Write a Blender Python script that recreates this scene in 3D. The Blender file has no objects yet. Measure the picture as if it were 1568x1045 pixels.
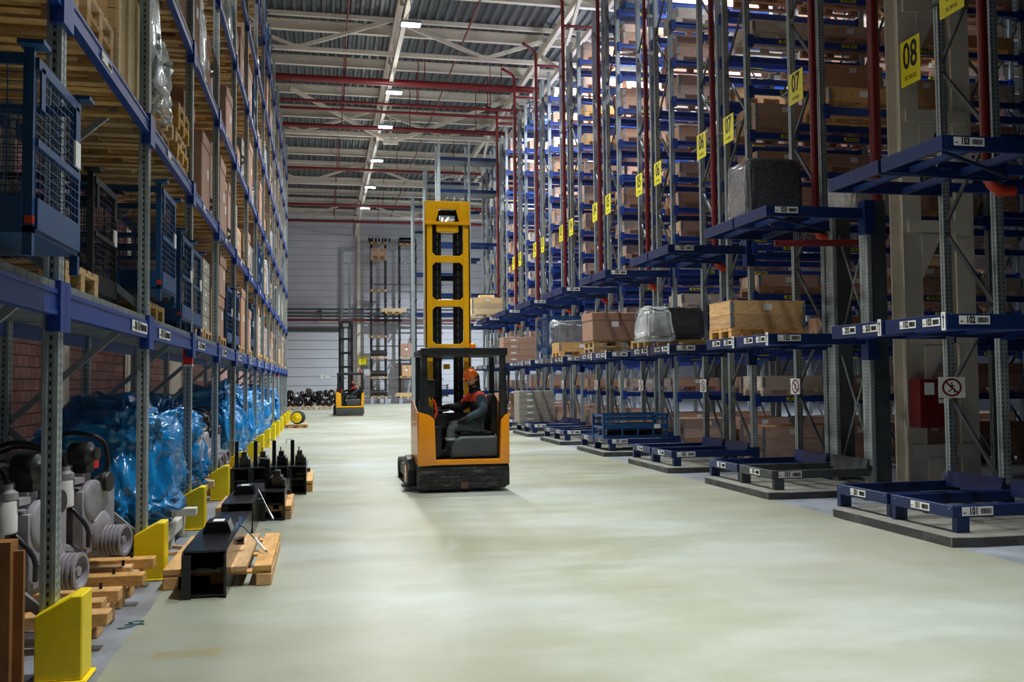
import bpy, bmesh, math, random
from mathutils import Vector, Matrix, noise

# ---------------------------------------------------------------- camera, world, lamps, exposure
S = bpy.context.scene
COL = S.collection
R = math.radians
F_PX, CAM_H = 1430.0, 1.6
psi, th, roll = math.atan(292 / F_PX), math.atan(61.9 / F_PX), 0.009
FW = Vector((math.sin(psi) * math.cos(th), math.cos(psi) * math.cos(th), math.sin(th)))
RT0 = Vector((math.cos(psi), -math.sin(psi), 0)); UP0 = RT0.cross(FW)
RT = RT0 * math.cos(roll) - UP0 * math.sin(roll)
UP = RT0 * math.sin(roll) + UP0 * math.cos(roll)
cd = bpy.data.cameras.new('camera'); cam = bpy.data.objects.new('camera', cd); COL.objects.link(cam)
cd.sensor_width = 36; cd.lens = 36 * F_PX / 1568; cd.clip_end = 300; cd.clip_start = 0.05
mw = Matrix((RT, UP, -FW)).transposed().to_4x4(); mw.translation = (0, 0, CAM_H)
cam.matrix_world = mw
S.camera = cam
CAMP = Vector((0, 0, CAM_H))
def vis(x, y, z, m=60):
    d = Vector((x, y, z)) - CAMP; zc = d.dot(FW)
    if zc < 0.3: return False
    px = 784 + F_PX * d.dot(RT) / zc; py = 522.5 - F_PX * d.dot(UP) / zc
    return -m < px < 1568 + m and -m < py < 1045 + m

S.view_settings.view_transform = 'Standard'; S.view_settings.look = 'None'
S.view_settings.exposure = 0.0; S.view_settings.gamma = 1.0; S.view_settings.use_curve_mapping = False
S.cycles.use_denoising = True
S.cycles.max_bounces = 6; S.cycles.diffuse_bounces = 3; S.cycles.glossy_bounces = 3
S.cycles.transmission_bounces = 4; S.cycles.transparent_max_bounces = 8
S.cycles.sample_clamp_indirect = 4
w = bpy.data.worlds.new('hall_ambient'); S.world = w; w.use_nodes = True
w.node_tree.nodes['Background'].inputs[0].default_value = (0.55, 0.68, 1.0, 1)
w.node_tree.nodes['Background'].inputs[1].default_value = 0.015
AISLE_LAMPS = [(2.6, y) for y in (57.0, 50.8, 44.6, 38.6, 33.9, 27.3)]      # lamps in view
AISLE_LAMPS_NEAR = [(2.6, 21.2), (2.6, 16.0), (2.6, 10.8), (2.6, 5.0)]    # the same row, above the frame
LAMP_Z, LAMP_W = 12.2, 540.0
SIDE_LAMPS = [(10.9, 18.35, .8), (10.6, 22.0, 1.3), (10.2, 25.7, 1.6), (9.9, 29.4, 1.9), (9.9, 33.1, 1.9), (9.9, 36.8, 1.9), (14.5, 33.1, 1.8), (12, 46.0, 2), (12, 58, 2), (8.6, 65, 3.2)]  # last entry is an added lamp, hidden from view, brightening the back wall
WALL_LAMPS = [(-3.4, 8.0), (-3.4, 16.0), (-3.4, 24.0)]  # unseen row, added so the brick behind the rack is lit
def lamp_light(x, y, z, watts, col=(0.965, 1.0, 0.975), size=0.45, spread=140):
    ld = bpy.data.lights.new('lamp_light', 'AREA'); ld.energy = watts; ld.color = col
    ld.shape = 'RECTANGLE'; ld.size = size; ld.size_y = size * .6; ld.spread = R(spread)
    o = bpy.data.objects.new('lamp_light', ld); COL.objects.link(o); o.location = (x, y, z - .07)
    return o

# ---------------------------------------------------------------- helpers
class MB:
    def __init__(s): s.v = []; s.f = []; s.m = []
    def add(s, vs, fs, m=0):
        n = len(s.v); s.v += [tuple(v) for v in vs]
        for f in fs: s.f.append(tuple(i + n for i in f)); s.m.append(m)
        return s
    def box(s, x0, x1, y0, y1, z0, z1, m=0):
        return s.add([(x0,y0,z0),(x1,y0,z0),(x1,y1,z0),(x0,y1,z0),(x0,y0,z1),(x1,y0,z1),(x1,y1,z1),(x0,y1,z1)],
              [(0,3,2,1),(4,5,6,7),(0,1,5,4),(1,2,6,5),(2,3,7,6),(3,0,4,7)], m)
    def bar(s, a, b, w, h, m=0, up=(0, 0, 1)):
        a = Vector(a); b = Vector(b); d = (b - a).normalized(); up = Vector(up)
        if abs(d.dot(up)) > .98: up = Vector((0, 1, 0))
        r = d.cross(up).normalized() * w / 2; u = r.cross(d).normalized() * h / 2
        vs = [p + i * r + j * u for p in (a, b) for i, j in ((-1,-1),(1,-1),(1,1),(-1,1))]
        return s.add(vs, [(0,1,2,3),(7,6,5,4),(0,4,5,1),(1,5,6,2),(2,6,7,3),(3,7,4,0)], m)
    def tube(s, pts, r, n=8, m=0, cap=True):
        pts = [Vector(p) for p in pts]; rs = r if isinstance(r, (list, tuple)) else [r] * len(pts)
        vs = []; pr = None
        for i, p in enumerate(pts):
            d = (pts[min(i + 1, len(pts) - 1)] - pts[max(i - 1, 0)])
            d = d.normalized() if d.length > 1e-9 else Vector((0, 0, 1))
            if pr is None: pr = d.orthogonal().normalized()
            pr = (pr - d * pr.dot(d)).normalized(); q = d.cross(pr)
            vs += [p + rs[i] * (math.cos(2*math.pi*k/n) * pr + math.sin(2*math.pi*k/n) * q) for k in range(n)]
        fs = [(i*n+k, i*n+(k+1)%n, (i+1)*n+(k+1)%n, (i+1)*n+k) for i in range(len(pts)-1) for k in range(n)]
        if cap: fs += [tuple(range(n))[::-1], tuple(range((len(pts)-1)*n, len(pts)*n))]
        return s.add(vs, fs, m)
    def lathe(s, c, ax, prof, n=20, m=0):
        """prof: list of (distance along axis, radius)"""
        c = Vector(c); ax = Vector(ax).normalized(); p = ax.orthogonal().normalized(); q = ax.cross(p); vs = []
        for t, r in prof:
            vs += [c + ax*t + max(r, 1e-4)*(math.cos(2*math.pi*k/n)*p + math.sin(2*math.pi*k/n)*q) for k in range(n)]
        L = len(prof)
        fs = [(i*n+k, i*n+(k+1)%n, (i+1)*n+(k+1)%n, (i+1)*n+k) for i in range(L-1) for k in range(n)]
        fs += [tuple(range(n))[::-1], tuple(range((L-1)*n, L*n))]
        return s.add(vs, fs, m)
    def prism(s, poly, a, b, plane='xz', m=0):
        """poly in 2D plane extruded from a to b on the remaining axis"""
        n = len(poly)
        def P(u, v, t): return (u, t, v) if plane == 'xz' else ((t, u, v) if plane == 'yz' else (u, v, t))
        vs = [P(u, v, a) for u, v in poly] + [P(u, v, b) for u, v in poly]
        return s.add(vs, [tuple(range(n)), tuple(range(2*n-1, n-1, -1))] + [(i, n+i, n+(i+1)%n, (i+1)%n) for i in range(n)], m)
    def mesh(s, me, mat4=None, m=0):
        mat4 = mat4 or Matrix()
        return s.add([mat4 @ v.co for v in me.vertices], [tuple(p.vertices) for p in me.polygons], m)
    def data(s, name, mats, bevel=0, smooth=False, seg=1):
        me = bpy.data.meshes.new(name); me.from_pydata(s.v, [], s.f)
        for mt in (mats if isinstance(mats, (list, tuple)) else [mats]): me.materials.append(mt)
        me.polygons.foreach_set('material_index', s.m)
        bm = bmesh.new(); bm.from_mesh(me); bmesh.ops.recalc_face_normals(bm, faces=bm.faces)
        if bevel:
            es = [e for e in bm.edges if len(e.link_faces) == 2 and e.calc_face_angle(0) > .6]
            bmesh.ops.bevel(bm, geom=es, offset=bevel, segments=seg, profile=.6, affect='EDGES', clamp_overlap=True)
        bm.to_mesh(me); bm.free()
        if smooth:
            me.polygons.foreach_set('use_smooth', [True] * len(me.polygons)); me.update()
            try: me.set_sharp_from_angle(angle=R(38))
            except Exception: pass
        me.update(); return me
    def build(s, name, mats, parent=None, loc=(0,0,0), rz=0, **k):
        return link(name, s.data(name, mats, **k), parent, loc, rz)
def link(name, me, parent=None, loc=(0,0,0), rz=0):
    o = bpy.data.objects.new(name, me); COL.objects.link(o); o.parent = parent; o.location = loc; o.rotation_euler.z = rz
    return o
def empty(name, loc=(0,0,0), rz=0):
    o = link(name, None, None, loc, rz); o.empty_display_size = .1; return o
def tag(o, label=None, cat=None, group=None, kind=None):
    if label is not None: o['label'] = label
    if cat: o['category'] = cat
    if group: o['group'] = group
    if kind: o['kind'] = kind
    return o
def tree_copy(src, loc=None, rz=None, parent=None, label=None, group=None, skip=(), scale=None):
    c = src.copy(); COL.objects.link(c); c.parent = parent
    if loc is not None: c.location = loc
    if rz is not None: c.rotation_euler.z = rz
    if scale is not None: c.scale = scale
    if label: c['label'] = label
    if group: c['group'] = group
    for ch in KIDS.get(src.name, ()):
        if ch.name.split('.')[0] not in skip: tree_copy(ch, parent=c)
    return c
KIDS = {}
def index_kids(root):
    ks = [o for o in bpy.data.objects if o.parent == root]
    KIDS[root.name] = ks
    for k in ks: index_kids(k)
ORD = 'first second third fourth fifth sixth seventh eighth ninth tenth eleventh twelfth thirteenth fourteenth fifteenth sixteenth'.split()
def rough(d, amt, sc, seed=0):
    """displace vertices of mesh data with noise"""
    for v in d.vertices:
        n = noise.noise_vector((v.co + Vector((seed*7.1, seed*3.3, 0))) * sc); v.co += n * amt
    return d

# ---------------------------------------------------------------- materials
MAT = {}
def sr(r, g, b):
    f = lambda c: (c/255/12.92) if c/255 <= .04045 else ((c/255+.055)/1.055)**2.4
    return (f(r), f(g), f(b), 1)
def mat(name, col, rough=.6, metal=0, var=0, dirt=0, dirtcol=(.03,.028,.025,1), scale=6, bump=0, stretch=(1,1,1), coat=0, emit=None, es=1, spec=.5, alpha=None, trans=0, hue_var=0):
    m = bpy.data.materials.new(name); m.use_nodes = True; nt = m.node_tree; N = nt.nodes; L = nt.links
    b = N['Principled BSDF']; b.inputs['Base Color'].default_value = col; b.inputs['Roughness'].default_value = rough
    b.inputs['Metallic'].default_value = metal; b.inputs['Specular IOR Level'].default_value = spec
    b.inputs['Coat Weight'].default_value = coat
    if trans: b.inputs['Transmission Weight'].default_value = trans
    if alpha is not None: b.inputs['Alpha'].default_value = alpha
    if emit: b.inputs['Emission Color'].default_value = emit; b.inputs['Emission Strength'].default_value = es
    if var or dirt or bump or hue_var:
        tc = N.new('ShaderNodeTexCoord'); mp = N.new('ShaderNodeMapping'); mp.inputs['Scale'].default_value = stretch
        L.new(tc.outputs['Object'], mp.inputs[0])
        oi = N.new('ShaderNodeObjectInfo')
        va = N.new('ShaderNodeVectorMath'); va.operation = 'ADD'; L.new(mp.outputs[0], va.inputs[0])
        sc_ = N.new('ShaderNodeVectorMath'); sc_.operation = 'SCALE'; sc_.inputs[0].default_value = (13, 7, 5); L.new(oi.outputs['Random'], sc_.inputs['Scale']); L.new(sc_.outputs[0], va.inputs[1])
        nz = N.new('ShaderNodeTexNoise'); nz.inputs['Scale'].default_value = scale; nz.inputs['Detail'].default_value = 5; nz.inputs['Roughness'].default_value = .6
        L.new(va.outputs[0], nz.inputs['Vector'])
        cur = None
        if var:
            r = N.new('ShaderNodeValToRGB'); r.color_ramp.elements[0].position = .3; r.color_ramp.elements[1].position = .7
            r.color_ramp.elements[0].color = tuple(c*(1-var) for c in col[:3]) + (1,)
            r.color_ramp.elements[1].color = tuple(min(1, c*(1+var)) for c in col[:3]) + (1,)
            L.new(nz.outputs[0], r.inputs[0]); cur = r.outputs[0]
        if hue_var:
            hs = N.new('ShaderNodeHueSaturation'); hs.inputs['Color'].default_value = col
            if cur: L.new(cur, hs.inputs['Color'])
            mr = N.new('ShaderNodeMapRange'); mr.inputs['To Min'].default_value = 1-hue_var; mr.inputs['To Max'].default_value = 1+hue_var
            L.new(oi.outputs['Random'], mr.inputs[0]); L.new(mr.outputs[0], hs.inputs['Value'])
            m2 = N.new('ShaderNodeMath'); m2.operation = 'MULTIPLY'; m2.inputs[1].default_value = 7.3; L.new(oi.outputs['Random'], m2.inputs[0])
            m3 = N.new('ShaderNodeMath'); m3.operation = 'FRACT'; L.new(m2.outputs[0], m3.inputs[0])
            mr2 = N.new('ShaderNodeMapRange'); mr2.inputs['To Min'].default_value = 1-hue_var; mr2.inputs['To Max'].default_value = 1+hue_var*.6
            L.new(m3.outputs[0], mr2.inputs[0]); L.new(mr2.outputs[0], hs.inputs['Saturation'])
            cur = hs.outputs[0]
        if dirt:
            n2 = N.new('ShaderNodeTexNoise'); n2.inputs['Scale'].default_value = scale*.45; n2.inputs['Detail'].default_value = 8; n2.inputs['Roughness'].default_value = .7
            L.new(va.outputs[0], n2.inputs['Vector'])
            r2 = N.new('ShaderNodeValToRGB'); r2.color_ramp.elements[0].position = .5; r2.color_ramp.elements[1].position = .75
            r2.color_ramp.elements[0].color = (0,0,0,1); r2.color_ramp.elements[1].color = (dirt,)*3 + (1,)
            L.new(n2.outputs[0], r2.inputs[0])
            mx = N.new('ShaderNodeMix'); mx.data_type = 'RGBA'; L.new(r2.outputs[0], mx.inputs['Factor'])
            mx.inputs['A'].default_value = col; mx.inputs['B'].default_value = dirtcol
            if cur: L.new(cur, mx.inputs['A'])
            cur = mx.outputs['Result']
        if cur: L.new(cur, b.inputs['Base Color'])
        if bump:
            bp = N.new('ShaderNodeBump'); bp.inputs['Strength'].default_value = bump; bp.inputs['Distance'].default_value = .02
            L.new(nz.outputs[0], bp.inputs['Height']); L.new(bp.outputs[0], b.inputs['Normal'])
    MAT[name] = m; return m
def mth(nt, op, a, b=None, c=None):
    n = nt.nodes.new('ShaderNodeMath'); n.operation = op
    for i, v in enumerate((a, b, c)):
        if v is None: continue
        if isinstance(v, (int, float)): n.inputs[i].default_value = v
        else: nt.links.new(v, n.inputs[i])
    return n.outputs[0]

blue = mat('rack_blue_paint', sr(20, 58, 136), .42, dirt=.35, scale=5, dirtcol=sr(40, 45, 55))
dblue = mat('station_blue_paint', sr(10, 37, 86), .38, dirt=.4, scale=4, dirtcol=sr(25, 30, 42))
cblue = mat('cage_blue_paint', sr(18, 68, 116), .45, dirt=.3, scale=5)
galv = mat('galvanised_steel', sr(150, 158, 160), .45, .55, var=.18, dirt=.25, scale=8)
steel_d = mat('dull_grey_steel', sr(74, 80, 82), .5, .3, var=.2, dirt=.4, scale=4)
deckm = mat('deck_steel', sr(120, 128, 130), .5, .3, var=.2, dirt=.7, scale=3)
wood = mat('pallet_wood', sr(196, 158, 104), .8, var=.22, dirt=.3, dirtcol=sr(90, 70, 45), scale=5, stretch=(3, 3, 12), hue_var=.22, bump=.2)
woodl = mat('pale_pine', sr(214, 186, 138), .75, var=.15, dirt=.2, dirtcol=sr(140, 105, 65), scale=5, stretch=(3, 3, 12), hue_var=.15, bump=.2)
woodo = mat('orange_timber', sr(208, 160, 100), .75, var=.25, dirt=.3, dirtcol=sr(110, 70, 35), scale=4, stretch=(4, 1, 10), hue_var=.12, bump=.2)
wooda = mat('aged_crate_wood', sr(186, 146, 120), .8, var=.2, dirt=.35, dirtcol=sr(80, 60, 45), scale=5, stretch=(1, 3, 14), hue_var=.25, bump=.2)
whitew = mat('white_painted_timber', sr(222, 216, 204), .7, dirt=.3, dirtcol=sr(150, 130, 100), scale=5)
card = mat('brown_cardboard', sr(166, 126, 104), .8, var=.05, dirt=.12, dirtcol=sr(110, 85, 70), scale=4, hue_var=.14)
card2 = mat('kraft_cardboard', sr(190, 150, 108), .8, var=.05, scale=4, hue_var=.12)
cardg = mat('grey_carton', sr(150, 146, 138), .75, var=.05, scale=4, hue_var=.1)
tape = mat('packing_tape', sr(140, 100, 78), .25)
yellow = mat('safety_yellow_paint', sr(252, 222, 6), .45, dirt=.25, dirtcol=sr(110, 95, 30), scale=7)
orange = mat('truck_amber_paint', sr(244, 150, 14), .32, dirt=.12, dirtcol=sr(120, 70, 20), scale=6, coat=.4)
mastyel = mat('mast_yellow_paint', sr(250, 182, 14), .35, dirt=.2, dirtcol=sr(70, 50, 20), scale=6, coat=.3)
yel2 = mat('truck_yellow_paint', sr(246, 176, 10), .35, coat=.3)
blackp = mat('black_plastic', sr(24, 27, 31), .45, dirt=.25, dirtcol=sr(70, 70, 70), scale=7)
blackc = mat('scuffed_black_chassis', sr(20, 21, 24), .5, dirt=.8, dirtcol=sr(120, 116, 110), scale=14, stretch=(1, 1, 4))
blacks = mat('glossy_black_steel', sr(13, 14, 17), .28, dirt=.12, dirtcol=sr(60, 60, 64), scale=5, coat=.3)
blackr = mat('black_rubber', sr(16, 16, 17), .8)
darkg = mat('dark_grey_plastic', sr(62, 70, 74), .5, var=.08)
mastd = mat('dark_mast_steel', sr(30, 31, 33), .4, .5)
red = mat('sprinkler_red_paint', sr(108, 18, 22), .4, dirt=.2, dirtcol=sr(60, 20, 20), scale=3)
redb = mat('fire_box_red', sr(104, 10, 16), .4)
orangev = mat('orange_pipe_coupling', sr(200, 58, 26), .4)
cream = mat('cream_steel_paint', sr(222, 214, 198), .55, var=.06, dirt=.15, dirtcol=sr(120, 110, 90), scale=2)
whitep = mat('white_label', sr(232, 232, 230), .5)
black = mat('print_black', sr(14, 14, 14), .6)
lime = mat('lime_label_yellow', sr(226, 222, 40), .5)
signy = mat('sign_yellow', sr(232, 222, 10), .5)
concrete = mat('worn_concrete', sr(120, 120, 112), .85, var=.25, dirt=.85, dirtcol=sr(48, 46, 42), scale=3, bump=.3)
engm = mat('engine_grey_paint', sr(156, 150, 158), .5, var=.12, dirt=.45, dirtcol=sr(45, 42, 45), scale=9)
engd = mat('engine_black_part', sr(30, 30, 32), .45, dirt=.3, dirtcol=sr(95, 92, 90), scale=12)
chrome = mat('bright_metal', sr(200, 200, 205), .2, .9)
glass = mat('roof_glass', (.75, .85, .85, 1), .08, alpha=.35, spec=.8)
skin = mat('skin', sr(205, 150, 125), .55)
lampglow = mat('lamp_glow', (1, 1, 1, 1), .5, emit=(1, .99, .95, 1), es=40)
wrapdark = mat('dark_wrapped_film', sr(70, 72, 78), .22, var=.5, scale=18, stretch=(1, 1, 3), bump=1.0, coat=.6)

def film(name, col, alpha, r=.18, bump=1.0, scale=7, trans=0):
    m = mat(name, col, r, var=.18, scale=scale, bump=bump, coat=.7)
    nt = m.node_tree; b = nt.nodes['Principled BSDF']
    lw = nt.nodes.new('ShaderNodeLayerWeight'); lw.inputs[0].default_value = .35
    mr = nt.nodes.new('ShaderNodeMapRange'); mr.inputs['To Min'].default_value = alpha; mr.inputs['To Max'].default_value = min(1, alpha + .4)
    nt.links.new(lw.outputs['Facing'], mr.inputs[0]); nt.links.new(mr.outputs[0], b.inputs['Alpha'])
    return m
filmw = film('clear_stretch_film', sr(200, 205, 208), .55)
tarp = film('blue_polythene', sr(28, 132, 200), .9, r=.2, bump=.8, scale=5)

def holes_mat():
    m = mat('perforated_galvanised_post', sr(158, 168, 170), .42, .25, var=.15, dirt=.2, scale=7)
    nt = m.node_tree; N = nt.nodes; L = nt.links; b = N['Principled BSDF']
    tc = N.new('ShaderNodeTexCoord'); sp = N.new('ShaderNodeSeparateXYZ'); L.new(tc.outputs['Object'], sp.inputs[0])
    x, y, z = sp.outputs
    m1 = mth(nt, 'LESS_THAN', mth(nt, 'FRACT', mth(nt, 'MULTIPLY', z, 20.0)), .5)
    b1 = mth(nt, 'LESS_THAN', mth(nt, 'ABSOLUTE', mth(nt, 'SUBTRACT', mth(nt, 'ABSOLUTE', y), .027)), .0065)
    b2 = mth(nt, 'LESS_THAN', mth(nt, 'ABSOLUTE', x), .0055)
    k = mth(nt, 'MULTIPLY', m1, mth(nt, 'MAXIMUM', b1, b2))
    mx = N.new('ShaderNodeMix'); mx.data_type = 'RGBA'; L.new(k, mx.inputs['Factor'])
    src = b.inputs['Base Color'].links[0].from_socket
    L.new(src, mx.inputs['A']); mx.inputs['B'].default_value = (.004, .004, .005, 1); L.new(mx.outputs['Result'], b.inputs['Base Color'])
    L.new(mth(nt, 'SUBTRACT', .25, mth(nt, 'MULTIPLY', k, .25)), b.inputs['Metallic'])
    return m
postm = holes_mat()

# ---------------------------------------------------------------- lettering and label plates
def text_mesh(s, size, sx=.72, off=.05):
    cu = bpy.data.curves.new('t', 'FONT'); cu.body = s; cu.size = size; cu.align_x = 'CENTER'; cu.align_y = 'CENTER'; cu.resolution_u = 3; cu.offset = size*off
    o = bpy.data.objects.new('t', cu); COL.objects.link(o)
    dg = bpy.context.evaluated_depsgraph_get(); me = bpy.data.meshes.new_from_object(o.evaluated_get(dg))
    bpy.data.objects.remove(o); bpy.data.curves.remove(cu)
    for v in me.vertices: v.co.x *= sx
    return me
TROT = Matrix.Rotation(R(90), 4, 'X')          # text from XY to XZ, facing -Y
def T(x, y, z): return Matrix.Translation((x, y, z))
_plates = {}
def plate(txt, wd=.30, hd=.075, bg=whitep, bars=True):
    key = (txt, wd, hd, bg.name)
    if key in _plates: return _plates[key]
    mb = MB(); mb.box(-wd/2, wd/2, -.002, .002, -hd/2, hd/2, 0)
    y = -.0035
    if txt: mb.mesh(text_mesh(txt, hd*1.1, .72), T(-wd*.13, y, 0) @ TROT, 1)
    mb.box(-wd*.47, -wd*.38, y, -.002, -hd*.22, -hd*.1, 1)
    if bars:
        rnd = random.Random(hash(txt) % 97 if False else len(txt)*7 + 3); xx = wd*.1
        while xx < wd*.44:
            ww = wd*rnd.choice((.008, .012, .02)); mb.box(xx, xx+ww, y, -.002, -hd*.3, hd*.3, 1); xx += ww + wd*rnd.choice((.008, .012))
    me = mb.data('label_plate', [bg, black]); _plates[key] = me; return me

# ================================================================ THE SETTING
def struct(o, kind='structure'): o['kind'] = kind; return o
FLOOR_Z = 0.0
def floor_mat():
    m = bpy.data.materials.new('coated_concrete_floor'); m.use_nodes = True; nt = m.node_tree; N = nt.nodes; L = nt.links
    b = N['Principled BSDF']
    tc = N.new('ShaderNodeTexCoord')
    def nz(scale, sx=1, sy=1, det=4, ro=.55):
        mp = N.new('ShaderNodeMapping'); mp.inputs['Scale'].default_value = (sx, sy, 1); L.new(tc.outputs['Object'], mp.inputs[0])
        n = N.new('ShaderNodeTexNoise'); n.inputs['Scale'].default_value = scale; n.inputs['Detail'].default_value = det; n.inputs['Roughness'].default_value = ro
        L.new(mp.outputs[0], n.inputs[0]); return n.outputs[0]
    def ramp(src, stops):
        r = N.new('ShaderNodeValToRGB'); e = r.color_ramp.elements
        for i, (p, c) in enumerate(stops):
            el = e[i] if i < 2 else e.new(p)
            el.position = p; el.color = c
        L.new(src, r.inputs[0]); return r.outputs[0]
    def mix(f, a, c):
        x = N.new('ShaderNodeMix'); x.data_type = 'RGBA'
        for s_, v in (('Factor', f), ('A', a), ('B', c)):
            if isinstance(v, (tuple, float)): x.inputs[s_].default_value = v
            else: L.new(v, x.inputs[s_])
        return x.outputs['Result']
    base = ramp(nz(.35, .9, 1.2), [(.36, sr(148, 152, 130)), (.64, sr(164, 170, 164))])
    base = mix(ramp(nz(1.6, .8, 1.5, 8, .65), [(.45, (0,0,0,1)), (.75, (.4,.4,.4,1))]), base, sr(190, 196, 194))
    base = mix(ramp(nz(.9, 1, 1.6, 10, .75), [(.52, (0,0,0,1)), (.78, (.6,.6,.6,1))]), base, sr(132, 128, 104))
    base = mix(ramp(nz(.22, 1, 1.4, 3), [(.42, (0,0,0,1)), (.62, (.7,.7,.7,1))]), base, sr(140, 138, 116))
    base = mix(ramp(nz(7, 1, 1, 8, .8), [(.64, (0,0,0,1)), (.78, (.5,.5,.5,1))]), base, sr(84, 82, 72))
    bare = ramp(nz(1.5, 1, 1, 7, .65), [(.35, sr(112, 116, 122)), (.68, sr(158, 164, 176))])
    sp = N.new('ShaderNodeSeparateXYZ'); L.new(tc.outputs['Object'], sp.inputs[0])
    wob = mth(nt, 'MULTIPLY', mth(nt, 'SUBTRACT', nz(3.0), .5), .06)
    x = mth(nt, 'ADD', sp.outputs[0], wob)
    px_ = mth(nt, 'LESS_THAN', mth(nt, 'ABSOLUTE', mth(nt, 'ADD', x, .78)), .19); py_ = mth(nt, 'LESS_THAN', mth(nt, 'ABSOLUTE', mth(nt, 'SUBTRACT', mth(nt, 'ADD', sp.outputs[1], wob), 5.9)), .085)
    base = mix(mth(nt, 'MULTIPLY', mth(nt, 'MULTIPLY', px_, py_), .45), base, sr(150, 132, 84))
    edge = mth(nt, 'MAXIMUM', mth(nt, 'GREATER_THAN', x, 5.86), mth(nt, 'LESS_THAN', x, -1.2))
    edge = mth(nt, 'MULTIPLY', edge, mth(nt, 'LESS_THAN', sp.outputs[1], 66))
    L.new(mix(edge, base, bare), b.inputs['Base Color'])
    rr = N.new('ShaderNodeMapRange'); rr.inputs['To Min'].default_value = .26; rr.inputs['To Max'].default_value = .46; L.new(nz(1.2, .9, 1.4, 7), rr.inputs[0])
    L.new(rr.outputs[0], b.inputs['Roughness'])
    bp = N.new('ShaderNodeBump'); bp.inputs['Strength'].default_value = .05; bp.inputs['Distance'].default_value = .05; L.new(nz(2.5), bp.inputs['Height']); L.new(bp.outputs[0], b.inputs['Normal'])
    return m
struct(MB().box(-4.4, 32, -8, 74.2, -.2, 0).build('floor', floor_mat()))

def wall_panels(name, col, pitch, zdir=True, rough_=.6, dark=.8):
    m = mat(name, col, rough_, var=.05, scale=.6)
    nt = m.node_tree; N = nt.nodes; L = nt.links; b = N['Principled BSDF']
    tc = N.new('ShaderNodeTexCoord'); sp = N.new('ShaderNodeSeparateXYZ'); L.new(tc.outputs['Object'], sp.inputs[0])
    k = mth(nt, 'LESS_THAN', mth(nt, 'FRACT', mth(nt, 'DIVIDE', sp.outputs[2], pitch)), .1)
    mx = N.new('ShaderNodeMix'); mx.data_type = 'RGBA'; L.new(mth(nt, 'MULTIPLY', k, .5), mx.inputs['Factor'])
    L.new(b.inputs['Base Color'].links[0].from_socket, mx.inputs['A']); mx.inputs['B'].default_value = tuple(c*.35 for c in col[:3]) + (1,)
    L.new(mx.outputs['Result'], b.inputs['Base Color']); return m
wallm = wall_panels('ribbed_wall_panel', sr(208, 210, 218), .55)
struct(MB().box(-4.4, 32, 74, 74.3, 0, 15).build('wall_back', wallm))
struct(MB().box(31.8, 32, -8, 74, 0, 15).build('wall_right', wall_panels('shade_wall_panel', sr(58, 62, 70), .55)))  # wall colour darkened to stand in for shade behind the shelves
def brick_mat():
    m = bpy.data.materials.new('brown_brick'); m.use_nodes = True; nt = m.node_tree; N = nt.nodes; L = nt.links
    tc = N.new('ShaderNodeTexCoord'); sp = N.new('ShaderNodeSeparateXYZ'); cb = N.new('ShaderNodeCombineXYZ')
    L.new(tc.outputs['Object'], sp.inputs[0]); L.new(sp.outputs[1], cb.inputs[0]); L.new(sp.outputs[2], cb.inputs[1])
    bt = N.new('ShaderNodeTexBrick'); L.new(cb.outputs[0], bt.inputs['Vector']); bt.inputs['Scale'].default_value = 1
    bt.inputs['Brick Width'].default_value = .26; bt.inputs['Row Height'].default_value = .17; bt.inputs['Mortar Size'].default_value = .008
    bt.inputs['Color1'].default_value = sr(186, 140, 132); bt.inputs['Color2'].default_value = sr(160, 116, 110); bt.inputs['Mortar'].default_value = sr(60, 48, 46)
    L.new(bt.outputs[0], N['Principled BSDF'].inputs['Base Color']); N['Principled BSDF'].inputs['Roughness'].default_value = .85
    return m
struct(MB().box(-4.4, -4.2, -8, 74, 0, 15).build('wall_left', brick_mat()))
# corrugated roof deck, ribs along the hall
def roof():
    mb = MB(); X0, X1, p, h = -4.4, 32, .34, .10; prof = []; x = X0
    while x < X1:
        prof += [(x, 0), (x+.12, 0), (x+.17, h), (x+.29, h)]; x += p
    prof.append((x, 0)); n = len(prof)
    vs = [(a, -8, 14.95+z) for a, z in prof] + [(a, 74.2, 14.95+z) for a, z in prof]
    mb.add(vs, [(i, i+1, n+i+1, n+i) for i in range(n-1)])
    mb.box(X0, X1, -8, 74.2, 15.1, 15.2)
    return struct(mb.build('ceiling', mat('grey_corrugated_deck', sr(92, 98, 100), .5, .35, var=.1, scale=2)))
roof()

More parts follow.
